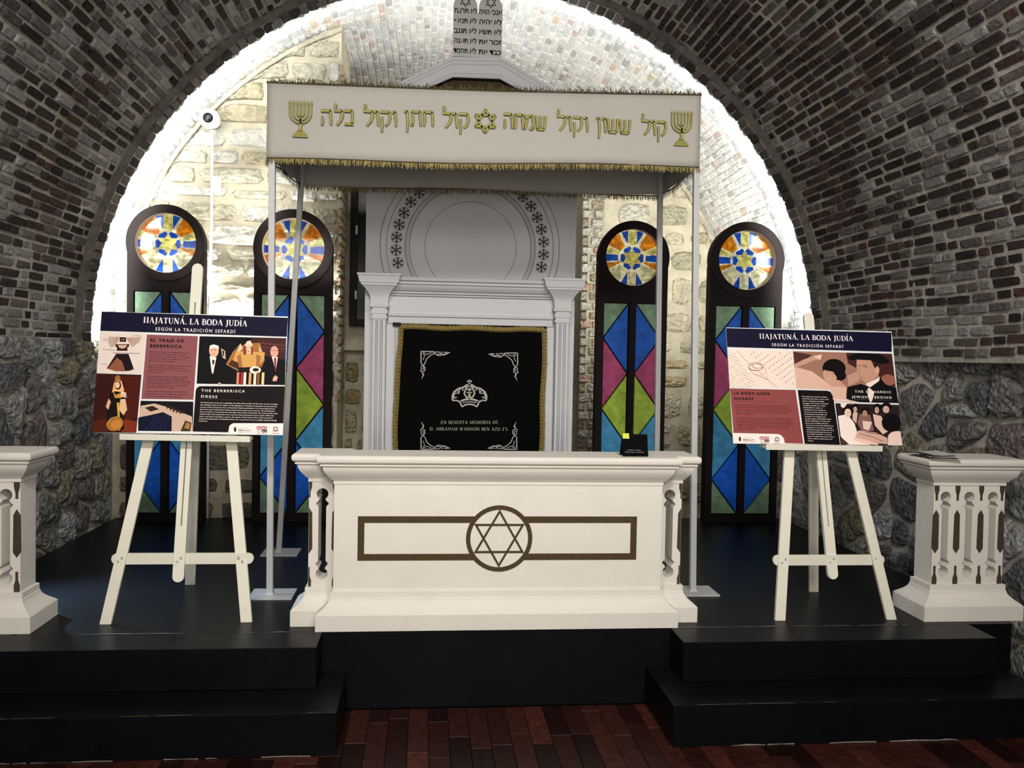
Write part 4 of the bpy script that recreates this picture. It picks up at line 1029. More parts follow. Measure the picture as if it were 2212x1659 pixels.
# ------------------------------------------------------------------ easels
def easel(label, footL, footR, legz, legLx, legRx, yl, postb, postt, rear, rail, ledge, cat='easel'):
    T_ = thing('display_easel', label, cat, ((footL[0]+footR[0])/2, footL[1], 0))
    lean = (yl-footL[1])/legz
    def leg(f, x1, top):
        d = (x1-f[0])/legz; p = (f[0], f[1], 0); q = (f[0]+d*top, f[1]+lean*top, top)
        mb = MB(); mb.bar(p, q, .052, .020, (1, 0, 0))
        for i, v in enumerate(mb.v):                      # cut flat on the floor
            if v[2] < .05: mb.v[i] = (v[0], v[1], 0.0)
        return mb.build('front_leg', m_easel, T_, bevel=.0015)
    leg(footL, legLx, 1.38); leg(footR, legRx, 1.38)
    # rear leg
    mb = MB(); mb.bar(rear, (postt[0]+.015, yl+.14, 1.36), .050, .020, (1, 0, 0))
    for i, v in enumerate(mb.v):
        if v[2] < .05: mb.v[i] = (v[0], v[1], 0.0)
    mb.build('rear_leg', m_easel, T_, bevel=.0015)
    # centre post with rounded ends and a slot
    b = V(postb); t = V(postt); ax = (t-b).normalized(); sd = V((1, 0, 0)); sd = (sd-ax*sd.dot(ax)).normalized(); nr = sd.cross(ax).normalized()
    if nr.y > 0: nr = -nr
    L_ = (t-b).length; hw = .026
    outer = [(hw*math.cos(a), L_-hw+hw*math.sin(a)) for a in [PI*k/10 for k in range(11)]]+[(hw*math.cos(PI+PI*k/10), hw+hw*math.sin(PI+PI*k/10)) for k in range(11)]
    slot = [(-.003, .26), (.003, .26), (.003, L_-.2), (-.003, L_-.2)]
    g = holed(outer, [slot], -.010, .010)
    mb = MB(); mb.add([b+sd*x+ax*z+nr*(-y) for x, y, z in g[0]], g[1]); mb.build('centre_post', m_easel, T_)
    # rail with round ends, behind the legs
    (x0, x1, zc, yr) = rail; hh = .026
    pts = [(x1+hh*math.cos(a), zc+hh*math.sin(a)) for a in [-PI/2+PI*k/8 for k in range(9)]]+[(x0+hh*math.cos(a), zc+hh*math.sin(a)) for a in [PI/2+PI*k/8 for k in range(9)]]
    mb = MB(); mb.prism(pts, yr, yr+.016); mb.build('cross_rail', m_easel, T_, bevel=.001)
    lx = footL[0]+(legLx-footL[0])*zc/legz; rx = footR[0]+(legRx-footR[0])*zc/legz; cxp = b.x+(t.x-b.x)*(zc-b.z)/(t.z-b.z)
    for X, sg in ((lx, 1), (cxp, 1), (rx, -1)):
        yf = (footL[1]+lean*zc) if X != cxp else b.y+(t.y-b.y)*(zc-b.z)/(t.z-b.z)
        for k in (-1, 1):
            mb = MB(); c = (X+k*.009, zc+k*sg*.009); mb.rings([[(c[0]+r*math.cos(a), y, c[1]+r*math.sin(a)) for a in [2*PI*q/12 for q in range(12)]] for r, y in ((.006, yf-.009), (.006, yf-.0135), (.004, yf-.0155))]); mb.build('screw', m_metal, T_)
    # ledge: shelf and lip
    (x0, x1, zl, yfr, zd) = ledge
    mb = MB(); mb.add([(x0, yfr, zl-.016), (x1, yfr, zl-.016+zd), (x1, yfr+.085, zl-.016+zd), (x0, yfr+.085, zl-.016), (x0, yfr, zl-.004), (x1, yfr, zl-.004+zd), (x1, yfr+.085, zl-.004+zd), (x0, yfr+.085, zl-.004)],
                      [(0, 3, 2, 1), (4, 5, 6, 7), (0, 1, 5, 4), (1, 2, 6, 5), (2, 3, 7, 6), (3, 0, 4, 7)])
    sh = mb.build('ledge', m_easel, T_, bevel=.001)
    mb = MB(); mb.rings([[(x0-.003, yfr-.010, zl-.022), (x0-.003, yfr, zl-.022), (x0-.003, yfr, zl+.007), (x0-.003, yfr-.010, zl+.007)], [(x1+.003, yfr-.010, zl-.022+zd), (x1+.003, yfr, zl-.022+zd), (x1+.003, yfr, zl+.007+zd), (x1+.003, yfr-.010, zl+.007+zd)]])
    mb.build('ledge_lip', m_easel, sh, bevel=.002)
    return T_
easel('cream wooden easel on the left, holding the poster about the dress', (-1.454, 4.205), (-.819, 4.215), .842, -1.315, -.931, 4.37, (-1.138, 4.235, .185), (-1.137, 4.55, 1.705), (-1.254, 4.905, 0), (-1.425, -.825, .289, 4.262),
      (-1.425, -.830, .868, 4.305, -.006))
easel('cream wooden easel on the right, holding the poster about the wedding', (1.757, 4.150), (2.330, 4.145), .835, 1.854, 2.174, 4.32, (2.045, 4.195, .190), (2.013, 4.505, 1.535), (2.165, 4.665, 0), (1.765, 2.295, .283, 4.207),
      (1.705, 2.310, .853, 4.255, -.004))

# ------------------------------------------------------------------ posters
class Poster:
    def __init__(s, label, O, ux, uy, W, H, reg):
        s.T = thing('information_poster', label, 'poster', O); s.O = V(O); s.ux = V(ux).normalized(); s.uy = V(uy).normalized(); s.n = s.ux.cross(s.uy); s.reg = reg
        mb = MB(); P = lambda x, y, h: s.O+s.ux*x+s.uy*y+s.n*h
        mb.rings([[P(0, 0, h), P(W, 0, h), P(W, H, h), P(0, H, h)] for h in (-.006, 0)]); mb.build('foam_board', m_board, s.T)
        s.W, s.H = W, H; s.k = 0
    def q(s, x, y):
        """pixel of the enlarged view -> poster coordinates"""
        u = s.reg[0]+x/s.reg[2]; v = s.reg[1]+y/s.reg[2]
        d = _f+_r*((u-1106)/F)-_u*((v-829.5)/F); c = V((0, 0, EYE)); t = (s.O-c).dot(s.n)/d.dot(s.n); p = c+d*t-s.O
        return (max(0, min(s.W, p.dot(s.ux))), max(0, min(s.H, p.dot(s.uy))))
    def sheet(s): return Sheet(s.O, s.ux, s.uy)
    def poly(s, S, pts, rgb): S.poly([s.q(*p) for p in pts][::-1], tuple(min(.9, (1.25 if max(rgb) > 100 else .6)*c) for c in s2l(rgb)))
    def line(s, S, pts, w, rgb): S.rib([s.q(*p) for p in pts], w, s2l(rgb))
    def blob(s, S, cx, cy, rx, ry, rgb, rot=0, n=16, a0=0, a1=2*PI):
        P = []
        for k in range(n+(0 if abs(a1-a0) > 6 else 1)):
            a = a0+(a1-a0)*k/n; x, y = rx*math.cos(a), ry*math.sin(a); P.append((cx+x*math.cos(rot)-y*math.sin(rot), cy+x*math.sin(rot)+y*math.cos(rot)))
        s.poly(S, P, rgb)
    def lines(s, S, rows, x0, y0, x1, y1, rgb, size, widths=None, slope=0, bold=.03):
        """lines of small text between (x0,y0) and (x1,y1); widths are right ends"""
        n = len(rows); ang = None
        for i, r in enumerate(rows):
            if not r: continue
            t = i/(n-1) if n > 1 else 0; xa, ya = x0+(x1-x0)*t, y0+(y1-y0)*t; xe = widths[i]
            a = s.q(xa, ya); b = s.q(xe, ya+slope*(xe-xa)); S.k += .05
            text(S, r, a[0], a[1], size, s2l(rgb), width=math.hypot(b[0]-a[0], b[1]-a[1]), bold=bold, h=.0006+.00012*S.k, res=1, rot=math.atan2(b[1]-a[1], b[0]-a[0]))
    def done(s, S, name): S.m.build(name, m_print, s.T)
NAVY = (20, 17, 52); CREAM = (216, 196, 186); INK = (14, 8, 10)
def header(p, box, t1, t2, sizes):
    S = p.sheet(); p.poly(S, box, NAVY); p.done(S, 'header_band')
    S = p.sheet(); S.k = 3; a = p.q(*t1[0]); b = p.q(*t1[1]); S.rib([(0, 0), (.0001, 0)], .0001, s2l(NAVY))
    serif(S, 'HAJATUNÁ. LA BODA JUDÍA', a[0], a[1], sizes[0], b[0]-a[0], col=s2l((236, 224, 226)), gap=.10, thick=1.25, slope=(b[1]-a[1])/(b[0]-a[0]), skip=(('A', 2), ('A', 3), ('H', 2)))
    p.done(S, 'title')
    S = p.sheet(); S.k = 3; a = p.q(*t2[0]); b = p.q(*t2[1])
    text(S, 'SEGÚN LA TRADICIÓN SEFARDÍ', a[0], a[1], sizes[1], s2l((226, 216, 216)), width=b[0]-a[0], bold=.015, h=.0012, rot=math.atan2(b[1]-a[1], b[0]-a[0]), space=1.35)
    p.done(S, 'subtitle')
def logos(p, S, x, y, k):
    """emblem row of the white strip; (x,y) left middle, k scale"""
    P = lambda a: [(x+u*k, y+v*k) for u, v in a]
    p.poly(S, P([(-14, -14), (14, -14), (10, 22), (0, 30), (-10, 22)]), (40, 30, 40)); p.poly(S, P([(-10, -28), (-4, -20), (0, -30), (4, -20), (10, -28), (8, -16), (-8, -16)]), (40, 30, 40))
    a = p.q(x+34*k, y+16*k); b = p.q(x+160*k, y+20*k); text(S, 'MELILLA', a[0], a[1], .0085*k, s2l((40, 30, 40)), width=b[0]-a[0], bold=.02, h=.0022, res=1)
    p.line(S, P([(34, -14), (130, -11)]), .0009, (60, 50, 60)); p.line(S, P([(34, 28), (186, 32)]), .0012, (60, 50, 60)); p.line(S, P([(34, 36), (70, 37)]), .0009, (90, 80, 90))
    for dx, dy, c in ((238, -12, (160, 70, 84)), (262, -14, (160, 70, 84)), (292, -14, (160, 70, 84)), (318, -12, (160, 70, 84))):
        p.blob(S, x+dx*k, y+dy*k, 15*k, 20*k, c); p.blob(S, x+dx*k, y+(dy+2)*k, 7*k, 10*k, (230, 215, 210))
    for dx in (290, 318): p.blob(S, x+dx*k, y+18*k, 15*k, 17*k, (30, 22, 34)); p.blob(S, x+dx*k, y+20*k, 6*k, 7*k, (230, 215, 210))
    for j, dy in enumerate((18, 32, 44)): p.line(S, P([(232, dy), (262, dy+1)]), .0012, (120, 70, 90)); p.line(S, P([(272, 46), (330, 47)]), .0012, (120, 70, 90))
    cx, cy = x+420*k, y-4*k
    for s_ in (1, -1):
        T3 = [(cx+30*k*math.cos(s_*PI/2+2*PI*q/3), cy-30*k*math.sin(s_*PI/2+2*PI*q/3)) for q in range(3)]
        for q in range(3): p.line(S, [T3[q], T3[(q+1) % 3]], .0016*k, (24, 18, 26))
    for dx in (-20, 0, 20): p.blob(S, cx+dx*k, cy+24*k, 4*k, 5*k, (24, 18, 26), n=6)
    p.line(S, [(cx-40*k, cy+44*k), (cx+40*k, cy+46*k)], .0013, (70, 60, 70))

# left poster: the dress -----------------------------------------
a_, b_ = V((-1.566, 4.335, .876)), V((-1.566, 4.455, 1.452))
PL = Poster('printed poster on the left easel showing a bride in gold dress', a_, (1, 0, -.004), (b_-a_), .886, .590, (180, 660, 4.809))
p = PL
header(p, [(150, 50), (2180, 122), (2118, 318), (150, 262)], ((630, 178), (1705, 212)), ((752, 258), (1582, 284)), (.0290, .0235))
S = p.sheet(); p.poly(S, [(120, 270), (655, 290), (615, 712), (90, 702)], (204, 190, 180))
p.poly(S, [(268, 322), (378, 325), (368, 372), (298, 440), (272, 400)], (176, 148, 132)); p.poly(S, [(455, 330), (605, 322), (588, 370), (512, 430), (470, 372)], (176, 148, 132))
for k in range(5): p.line(S, [(374-4*k, 328), (300-k*8+30, 436-k*18)], .0006, (60, 46, 44)); p.line(S, [(460, 330+6*k), (514+18*k, 428-20*k)], .0006, (60, 46, 44))
p.line(S, [(268, 322), (272, 400), (298, 440), (368, 372)], .0010, (50, 40, 40)); p.line(S, [(500, 318), (530, 306), (606, 312)], .0012, (50, 40, 40)); p.line(S, [(605, 322), (588, 370), (512, 430)], .0010, (50, 40, 40))
p.poly(S, [(382, 328), (450, 330), (448, 378), (382, 376)], (56, 22, 26)); p.poly(S, [(398, 345), (434, 346), (432, 362), (398, 361)], (130, 80, 60))
p.poly(S, [(340, 402), (482, 400), (478, 428), (462, 432), (464, 470), (352, 470), (354, 436), (338, 424)], (60, 24, 24)); p.poly(S, [(362, 410), (462, 408), (440, 440), (412, 448), (380, 440)], (196, 150, 130))
p.line(S, [(210, 346), (262, 348)], .0012, (40, 30, 34)); p.line(S, [(210, 362), (262, 364)], .0012, (40, 30, 34)); p.line(S, [(198, 456), (335, 464)], .0016, (40, 30, 34)); p.line(S, [(312, 492), (592, 497)], .0020, (40, 22, 26)); p.line(S, [(182, 606), (254, 610)], .0012, (40, 30, 34))
p.poly(S, [(345, 500), (474, 502), (530, 662), (480, 680), (340, 682), (246, 654)], (36, 14, 18)); p.poly(S, [(350, 545), (400, 580), (428, 670), (340, 682), (262, 652)], (128, 72, 52))
p.line(S, [(345, 540), (400, 580), (424, 640), (428, 676)], .0022, (170, 120, 96)); p.line(S, [(246, 652), (340, 682), (480, 678), (530, 658)], .0018, (170, 120, 96)); p.line(S, [(350, 502), (300, 580), (262, 652)], .0010, (120, 80, 66))
p.done(S, 'dress_diagram')
S = p.sheet(); p.poly(S, [(100, 704), (607, 718), (550, 1320), (20, 1318)], (66, 20, 12)); p.poly(S, [(280, 730), (600, 740), (560, 1150), (440, 1220), (430, 800)], (92, 28, 14))
p.poly(S, [(60, 1200), (240, 1170), (250, 1318), (60, 1318)], (98, 36, 18)); p.poly(S, [(410, 1180), (552, 1200), (545, 1318), (400, 1318)], (110, 40, 20))
p.poly(S, [(285, 880), (430, 880), (445, 960), (420, 1100), (425, 1280), (380, 1300), (240, 1280), (245, 1100), (275, 950)], (24, 10, 12))
p.poly(S, [(322, 800), (400, 780), (428, 880), (405, 900), (330, 890), (300, 905)], (214, 160, 110)); p.blob(S, 362, 830, 34, 44, (60, 26, 18)); p.blob(S, 357, 825, 24, 34, (226, 182, 150)); p.blob(S, 349, 818, 4, 3, (50, 24, 18), n=6); p.blob(S, 366, 818, 4, 3, (50, 24, 18), n=6); p.line(S, [(350, 842), (364, 842)], .0012, (140, 50, 44)); p.poly(S, [(332, 745), (355, 722), (385, 735), (392, 800), (332, 800)], (140, 90, 44)); p.line(S, [(334, 778), (390, 780)], .0026, (210, 160, 80))
p.poly(S, [(310, 880), (340, 930), (395, 905), (430, 885), (400, 960), (330, 960)], (190, 130, 50)); p.poly(S, [(395, 895), (448, 905), (452, 958), (392, 945)], (226, 200, 170)); p.line(S, [(394, 915), (450, 925)], .0022, (30, 14, 16)); p.line(S, [(394, 935), (450, 944)], .0022, (30, 14, 16))
p.poly(S, [(265, 965), (290, 1000), (262, 1085), (236, 1050)], (196, 150, 122)); p.poly(S, [(388, 975), (440, 968), (458, 1080), (420, 1140), (374, 1085)], (206, 164, 130)); p.poly(S, [(350, 1008), (376, 1008), (384, 1296), (372, 1300)], (204, 150, 50))
p.blob(S, 330, 1230, 92, 72, (150, 96, 36), rot=-.4); p.blob(S, 345, 1236, 60, 50, (176, 116, 48), rot=-.4); p.line(S, [(246, 1240), (290, 1170), (356, 1150)], .0020, (222, 170, 80))
p.done(S, 'portrait_print')
S = p.sheet(); p.poly(S, [(665, 300), (1195, 315), (1145, 975), (605, 968)], (126, 72, 76))
for t_, x, y, xe in (('EL TRAJE DE', 702, 372, 1045), ('BERBERISCA', 697, 430, 1028)):
    a = p.q(x, y); b = p.q(xe, y+6); text(S, t_, a[0], a[1], .0190, s2l(INK), width=b[0]-a[0], bold=.045, h=.0014, rot=math.atan2(b[1]-a[1], b[0]-a[0]), space=1.3)
p.line(S, [(695, 437), (1035, 449)], .0008, INK)
ES1 = ['El traje de berberisca originariamente es el', 'traje que la novia vestía el día de la boda.', 'Confeccionado en un principio por los sastres', 'del reino de Castilla, era regalado por sus', 'padres como parte del ajuar.']
ES2 = ['Es un traje cargado de gran simbolismo. Es un', 'traje artesanal, generalmente en', 'terciopelo de seda y bordado con hilos de oro y', 'piedras preciosas.']
ES3 = ['El traje de berberisca se compone de varias', 'piezas, la camisa, el peto, la chaquetilla, el', 'cinturón y la falda. Además, dichas vestimentas', 'se acompañaban con piezas de oro y una corona.', 'Con esta vestimenta la novia se asemeja a', 'una reina, la reina de su hogar.']
ES4 = ['Desde el año 1960 han dejado de elaborarse,', 'las familias que poseen alguno lo conservan', 'como una valiosísima herencia familiar.']
p.lines(S, ES1, 692, 483, 682, 576, INK, .0072, [1105, 1080, 1118, 1070, 955], .03)
p.lines(S, ES2, 680, 620, 672, 692, INK, .0072, [1118, 1060, 1110, 845], .03)
p.lines(S, ES3, 668, 738, 658, 850, INK, .0072, [1088, 1076, 1120, 1115, 1088, 950], .02)
p.lines(S, ES4, 654, 892, 647, 944, INK, .0072, [1083, 1080, 1025], .02)
p.done(S, 'spanish_text_panel')
S = p.sheet(); p.poly(S, [(598, 988), (1145, 995), (1138, 1303), (570, 1300)], (18, 14, 20)); p.poly(S, [(598, 1040), (740, 1015), (900, 1060), (1130, 1150), (1138, 1303), (900, 1303), (820, 1110), (580, 1160)], (186, 158, 138))
p.poly(S, [(640, 1060), (720, 1040), (790, 1075), (700, 1100)], (60, 40, 34)); p.poly(S, [(572, 1165), (830, 1105), (920, 1150), (918, 1303), (570, 1300)], (16, 20, 52)); 
for k in range(5): p.line(S, [(640+50*k, 1290), (760+35*k, 1160-6*k)], .0016, (40, 54, 116))
p.poly(S, [(860, 1060), (900, 1040), (1060, 1105), (1030, 1130), (930, 1100)], (60, 44, 34)); p.poly(S, [(1060, 1190), (1125, 1215), (1110, 1303), (1010, 1303)], (90, 66, 34)); p.poly(S, [(1072, 1210), (1112, 1225), (1100, 1280), (1050, 1270)], (150, 112, 56))
for k in range(5): p.blob(S, 890+34*k, 1072+13*k, 12, 8, (196, 170, 130), rot=.4, n=8)
p.done(S, 'velvet_print')
S = p.sheet(); p.poly(S, [(1212, 315), (2112, 332), (2098, 820), (1180, 808)], (16, 12, 16)); p.poly(S, [(1750, 336), (2110, 336), (2104, 560), (1890, 520), (1760, 420)], (88, 44, 44))
for k in range(6): p.line(S, [(1850+45*k, 395+5*k), (1872+45*k, 375+5*k), (1895+45*k, 398+5*k)], .0022, (150, 96, 84))
p.line(S, [(1850, 425), (2100, 445)], .0016, (150, 96, 84)); p.line(S, [(1860, 455), (2100, 475)], .0016, (120, 70, 66))
p.poly(S, [(1680, 395), (1840, 380), (1890, 560), (1830, 690), (1660, 690), (1490, 606), (1560, 480)], (150, 96, 48)); p.poly(S, [(1590, 470), (1890, 480), (1880, 560), (1800, 640), (1640, 640), (1560, 560)], (196, 146, 80)); p.poly(S, [(1545, 560), (1640, 600), (1620, 660), (1510, 610)], (96, 56, 28))
p.line(S, [(1640, 390), (1560, 480), (1490, 606), (1640, 688)], .0016, (230, 190, 140))
p.blob(S, 1722, 440, 38, 56, (226, 176, 146)); p.poly(S, [(1668, 430), (1690, 400), (1700, 470), (1690, 510), (1665, 500)], (110, 60, 36)); p.poly(S, [(1745, 420), (1764, 430), (1768, 500), (1748, 505)], (110, 60, 36)); p.poly(S, [(1678, 412), (1705, 368), (1740, 358), (1768, 410), (1722, 402)], (224, 196, 170)); p.blob(S, 1708, 436, 6, 4, (60, 30, 26), n=6); p.blob(S, 1738, 436, 6, 4, (60, 30, 26), n=6); p.line(S, [(1706, 470), (1738, 470)], .0026, (150, 40, 44)); p.poly(S, [(1600, 520), (1640, 500), (1660, 640), (1620, 640)], (150, 100, 56)); p.poly(S, [(1800, 500), (1850, 520), (1830, 640), (1800, 640)], (150, 100, 56))
p.poly(S, [(1640, 390), (1662, 440), (1618, 480), (1600, 460)], (230, 178, 146)); p.poly(S, [(1828, 398), (1842, 440), (1860, 480), (1832, 470)], (230, 178, 146))
p.poly(S, [(1610, 640), (1850, 630), (1848, 700), (1740, 690), (1620, 700)], (40, 22, 24)); p.blob(S, 1790, 665, 60, 40, (226, 206, 186), n=12); p.blob(S, 1795, 662, 34, 18, (60, 30, 30), n=10)
for x0, c in ((1600, (206, 120, 96)), (1640, (150, 40, 50)), (1672, (230, 210, 190)), (1726, (196, 150, 90)), (1776, (226, 200, 170)), (1812, (120, 80, 50)), (1860, (230, 190, 130))): p.poly(S, [(x0, 690), (x0+26, 690), (x0+20, 816), (x0-8, 816)], c)
p.blob(S, 1362, 468, 50, 66, (206, 164, 140)); p.poly(S, [(1314, 452), (1322, 412), (1360, 402), (1410, 416), (1414, 452), (1366, 432)], (228, 216, 206)); p.poly(S, [(1318, 520), (1388, 535), (1352, 712), (1338, 690)], (218, 208, 200)); p.poly(S, [(1345, 560), (1372, 566), (1358, 618), (1344, 600)], (80, 60, 60))
for dx in (-20, 14): p.blob(S, 1362+dx, 458, 7, 5, (60, 34, 30), n=6)
p.line(S, [(1345, 500), (1374, 504)], .0012, (120, 60, 54)); p.poly(S, [(1436, 440), (1480, 470), (1484, 556), (1452, 540)], (190, 160, 146)); p.poly(S, [(1450, 462), (1468, 470), (1466, 530), (1456, 520)], (16, 12, 16))
p.blob(S, 1990, 476, 42, 60, (206, 150, 132)); p.line(S, [(1950, 462), (2036, 466)], .0018, (50, 26, 26)); p.poly(S, [(1962, 530), (2026, 530), (2002, 680), (1984, 600)], (216, 204, 198)); p.poly(S, [(1985, 540), (2008, 540), (2006, 690), (1992, 640)], (130, 20, 44)); p.poly(S, [(1976, 745), (2000, 718), (2026, 740), (2010, 782), (1970, 778)], (214, 156, 138))
p.blob(S, 1420, 808, 18, 10, (200, 150, 130), n=8)
p.done(S, 'wedding_photo_print')
S = p.sheet(); p.poly(S, [(1170, 880), (1182, 850), (1212, 834), (2097, 832), (2078, 1216), (1560, 1216), (1520, 1240), (1505, 1312), (1138, 1305)], (24, 12, 16))
for t_, x, y, xe in (('THE BERBERISCA', 1226, 892, 1682), ('DRESS', 1222, 952, 1390)):
    a = p.q(x, y); b = p.q(xe, y+6); text(S, t_, a[0], a[1], .0178, s2l((226, 214, 208)), width=b[0]-a[0], bold=.02, h=.0014, rot=math.atan2(b[1]-a[1], b[0]-a[0]), space=1.35)
p.line(S, [(1222, 972), (1675, 978)], .0008, (120, 70, 76))
EN = ['The Berberisca dress was originally the attire that a bride would wear on her wedding', 'day. Initially made by the tailors of the Kingdom of Castile, it was given by her parents', 'as part of the trousseau. It is a dress full of great symbolism. It is handcrafted from', 'silk velvet and ornamented with gold threads and precious stones. The Berberisca', 'dress consists of several pieces: the skirt, the bodice, the jacket, the belt, and the sash.',
      'Additionally, these garments were adorned with gold pieces and a crown. With this', 'attire, the bride resembles a queen, the queen of her home. Since 1960, they have', 'stopped being made, and families that own one preserve it as a highly valuable family', 'heirloom.']
p.lines(S, EN, 1218, 1008, 1202, 1200, (222, 206, 200), .0072, [2022, 2012, 1992, 1990, 2022, 1982, 1970, 2010, 1292], .02)
p.done(S, 'english_text_panel')
S = p.sheet(); S.k = 10; p.poly(S, [(1518, 1250), (1540, 1226), (1565, 1218), (2110, 1218), (2110, 1360), (1508, 1345)], (226, 210, 204)); logos(p, S, 1578, 1280, 1.0); p.done(S, 'logo_strip')

# right poster: the wedding --------------------------------------
a_, b_ = V((1.545, 4.282, .858)), V((1.534, 4.402, 1.438))
PR = Poster('printed poster on the right easel showing wedding rings on a book', a_, (1, 0, -.002), (b_-a_), .893, .598, (1550, 700, 5.267))
p = PR
header(p, [(60, 45), (2000, 60), (2000, 278), (80, 262)], ((502, 158), (1562, 165)), ((638, 240), (1450, 246)), (.0262, .0212))
S = p.sheet(); p.poly(S, [(85, 285), (874, 292), (902, 716), (118, 716)], (214, 196, 184))
rng = random.Random(5)
for k in range(13):
    y = 300+k*34; x = 110+k*4; L_ = 130+k*26 if k < 8 else 330-(k-8)*50
    for i in range(int(L_/15)): 
        if rng.random() < .85: p.line(S, [(x+i*15, y+i*6), (x+i*15+10, y+i*6+3+rng.uniform(-3, 3))], rng.uniform(.0012, .0024), (84, 66, 64))
for k in range(11):
    x0, y0 = 360+k*48, 292+k*36
    for i in range(12):
        xx, yy = x0+i*30, y0-i*22+k*3
        if 300 < yy < 700 and xx < 878+yy*.03 and rng.random() < .9: p.line(S, [(xx, yy), (xx-8, yy+14)], rng.uniform(.0014, .0028), (84, 66, 64)); p.line(S, [(xx-8, yy), (xx+6, yy-2)], .0012, (84, 66, 64))
p.line(S, [(240, 300), (330, 400), (560, 600), (690, 712)], .0016, (150, 124, 112))
cR = (150, 96, 66)
for rx, ry, dx, dy in ((82, 48, 450, 478), (74, 38, 452, 484), (60, 26, 470, 470)):
    p.line(S, [(dx+rx*math.cos(a), dy+ry*math.sin(a)) for a in [2*PI*k/20 for k in range(21)]], .0020, cR)
p.line(S, [(370, 500), (420, 560), (595, 630), (560, 500), (530, 480)], .0018, cR); p.line(S, [(420, 560), (500, 580), (560, 540)], .0018, (190, 140, 110)); p.line(S, [(500, 590), (575, 620)], .0012, cR)
p.done(S, 'rings_print')
S = p.sheet(); p.poly(S, [(878, 293), (2000, 300), (2062, 860), (1340, 858), (1320, 780), (1280, 722), (910, 716)], (140, 100, 84)); p.poly(S, [(895, 470), (1090, 520), (1260, 640), (1480, 690), (1470, 780), (1560, 856), (1340, 858), (1320, 780), (1280, 722), (905, 716)], (196, 160, 142))
p.poly(S, [(880, 300), (1090, 330), (1010, 400), (890, 450)], (96, 58, 50)); p.poly(S, [(1480, 300), (2000, 300), (2030, 690), (1900, 640), (1500, 420)], (84, 44, 40)); p.poly(S, [(892, 440), (1010, 380), (1100, 350), (1190, 340), (1190, 385), (1120, 392), (1010, 440), (905, 478)], (176, 134, 112)); p.poly(S, [(1100, 350), (1205, 322), (1190, 385)], (206, 176, 158))
p.poly(S, [(1490, 560), (1660, 480), (1620, 620), (1500, 680)], (170, 130, 112)); p.blob(S, 1950, 600, 84, 66, (140, 84, 70))
p.blob(S, 1340, 480, 132, 108, INK, n=20); p.blob(S, 1400, 560, 76, 60, INK); p.blob(S, 1292, 560, 78, 96, (180, 138, 116), rot=-.3); p.poly(S, [(1205, 470), (1310, 440), (1390, 520), (1380, 600), (1330, 520), (1230, 500)], INK)
p.poly(S, [(1250, 640), (1390, 610), (1480, 690), (1300, 680)], (180, 138, 118)); p.line(S, [(1238, 506), (1278, 516)], .0018, (40, 20, 20)); p.line(S, [(1306, 540), (1350, 548)], .0018, (40, 20, 20)); p.line(S, [(1240, 590), (1262, 604), (1300, 602)], .0024, (226, 206, 196)); p.line(S, [(1262, 520), (1252, 566), (1270, 572)], .0010, (120, 80, 68))
p.poly(S, [(1470, 820), (1486, 690), (1640, 650), (1720, 680), (1850, 560), (1920, 650), (2040, 690), (2062, 860), (1560, 858)], (14, 10, 14)); p.poly(S, [(1690, 650), (1740, 690), (1850, 610), (1852, 560), (1800, 600)], (220, 200, 190)); p.poly(S, [(1715, 700), (1735, 690), (1790, 745), (1760, 850), (1740, 858), (1715, 780)], (220, 200, 190)); p.poly(S, [(1680, 665), (1740, 690), (1825, 655), (1810, 690), (1745, 700), (1690, 690)], (14, 10, 14))
p.poly(S, [(1598, 372), (1760, 380), (1800, 470), (1850, 480), (1838, 560), (1760, 620), (1700, 640), (1640, 600), (1612, 520), (1592, 470)], (176, 132, 110)); p.blob(S, 1826, 490, 26, 44, (190, 146, 124)); p.poly(S, [(1780, 420), (1850, 400), (1810, 470)], (50, 30, 28))
p.poly(S, [(1490, 345), (1560, 318), (1600, 300), (1850, 300), (1960, 370), (1965, 400), (1880, 420), (1760, 380), (1600, 376), (1530, 382)], (12, 8, 12))
for e in ([(1604, 442), (1640, 448)], [(1662, 448), (1716, 462)]): p.line(S, e, .0028, (50, 30, 26))
p.line(S, [(1650, 430), (1720, 440)], .0018, (70, 40, 34)); p.line(S, [(1640, 460), (1618, 540), (1642, 548)], .0014, (120, 80, 66)); p.line(S, [(1632, 574), (1682, 586)], .0020, (110, 60, 52))
p.poly(S, [(1310, 820), (1500, 838), (1620, 858), (1345, 858)], (210, 180, 166))
for t_, x, y, xe in (('THE SEPHARDIC', 1568, 752, 1980), ('JEWISH WEDDING', 1536, 814, 1988)):
    a = p.q(x, y); b = p.q(xe, y+2); text(S, t_, a[0], a[1], .0172, s2l((226, 214, 208)), width=b[0]-a[0], bold=.018, h=.0006+.00012*(S.k+3), space=1.35)
p.line(S, [(1560, 828), (1990, 832)], .0008, (130, 120, 120))
p.done(S, 'couple_photo_print')
S = p.sheet(); p.poly(S, [(134, 732), (898, 735), (974, 1344), (765, 1342), (755, 1290), (728, 1254), (690, 1240), (184, 1238)], (126, 62, 62))
for t_, x, y, xe in (('LA BODA JUDÍA', 192, 798, 606), ('SEFARDÍ', 196, 860, 420)):
    a = p.q(x, y); b = p.q(xe, y+2); text(S, t_, a[0], a[1], .0170, s2l(INK), width=b[0]-a[0], bold=.045, h=.0014, space=1.35)
p.line(S, [(204, 877), (612, 879)], .0008, INK)
p.lines(S, ['La boda judía sefardí celebra la unión de dos almas bajo una Jupá', '(palio nupcial). Los actos en la boda judía suelen durar 7 días, a lo', 'largo de los cuales, se realizan una serie de celebraciones y rituales', 'cada uno de ellos con significado propio y en el que se utilizan', 'distintos elementos.'], 205, 925, 218, 1022, INK, .0064, [822, 826, 848, 808, 422], .004)
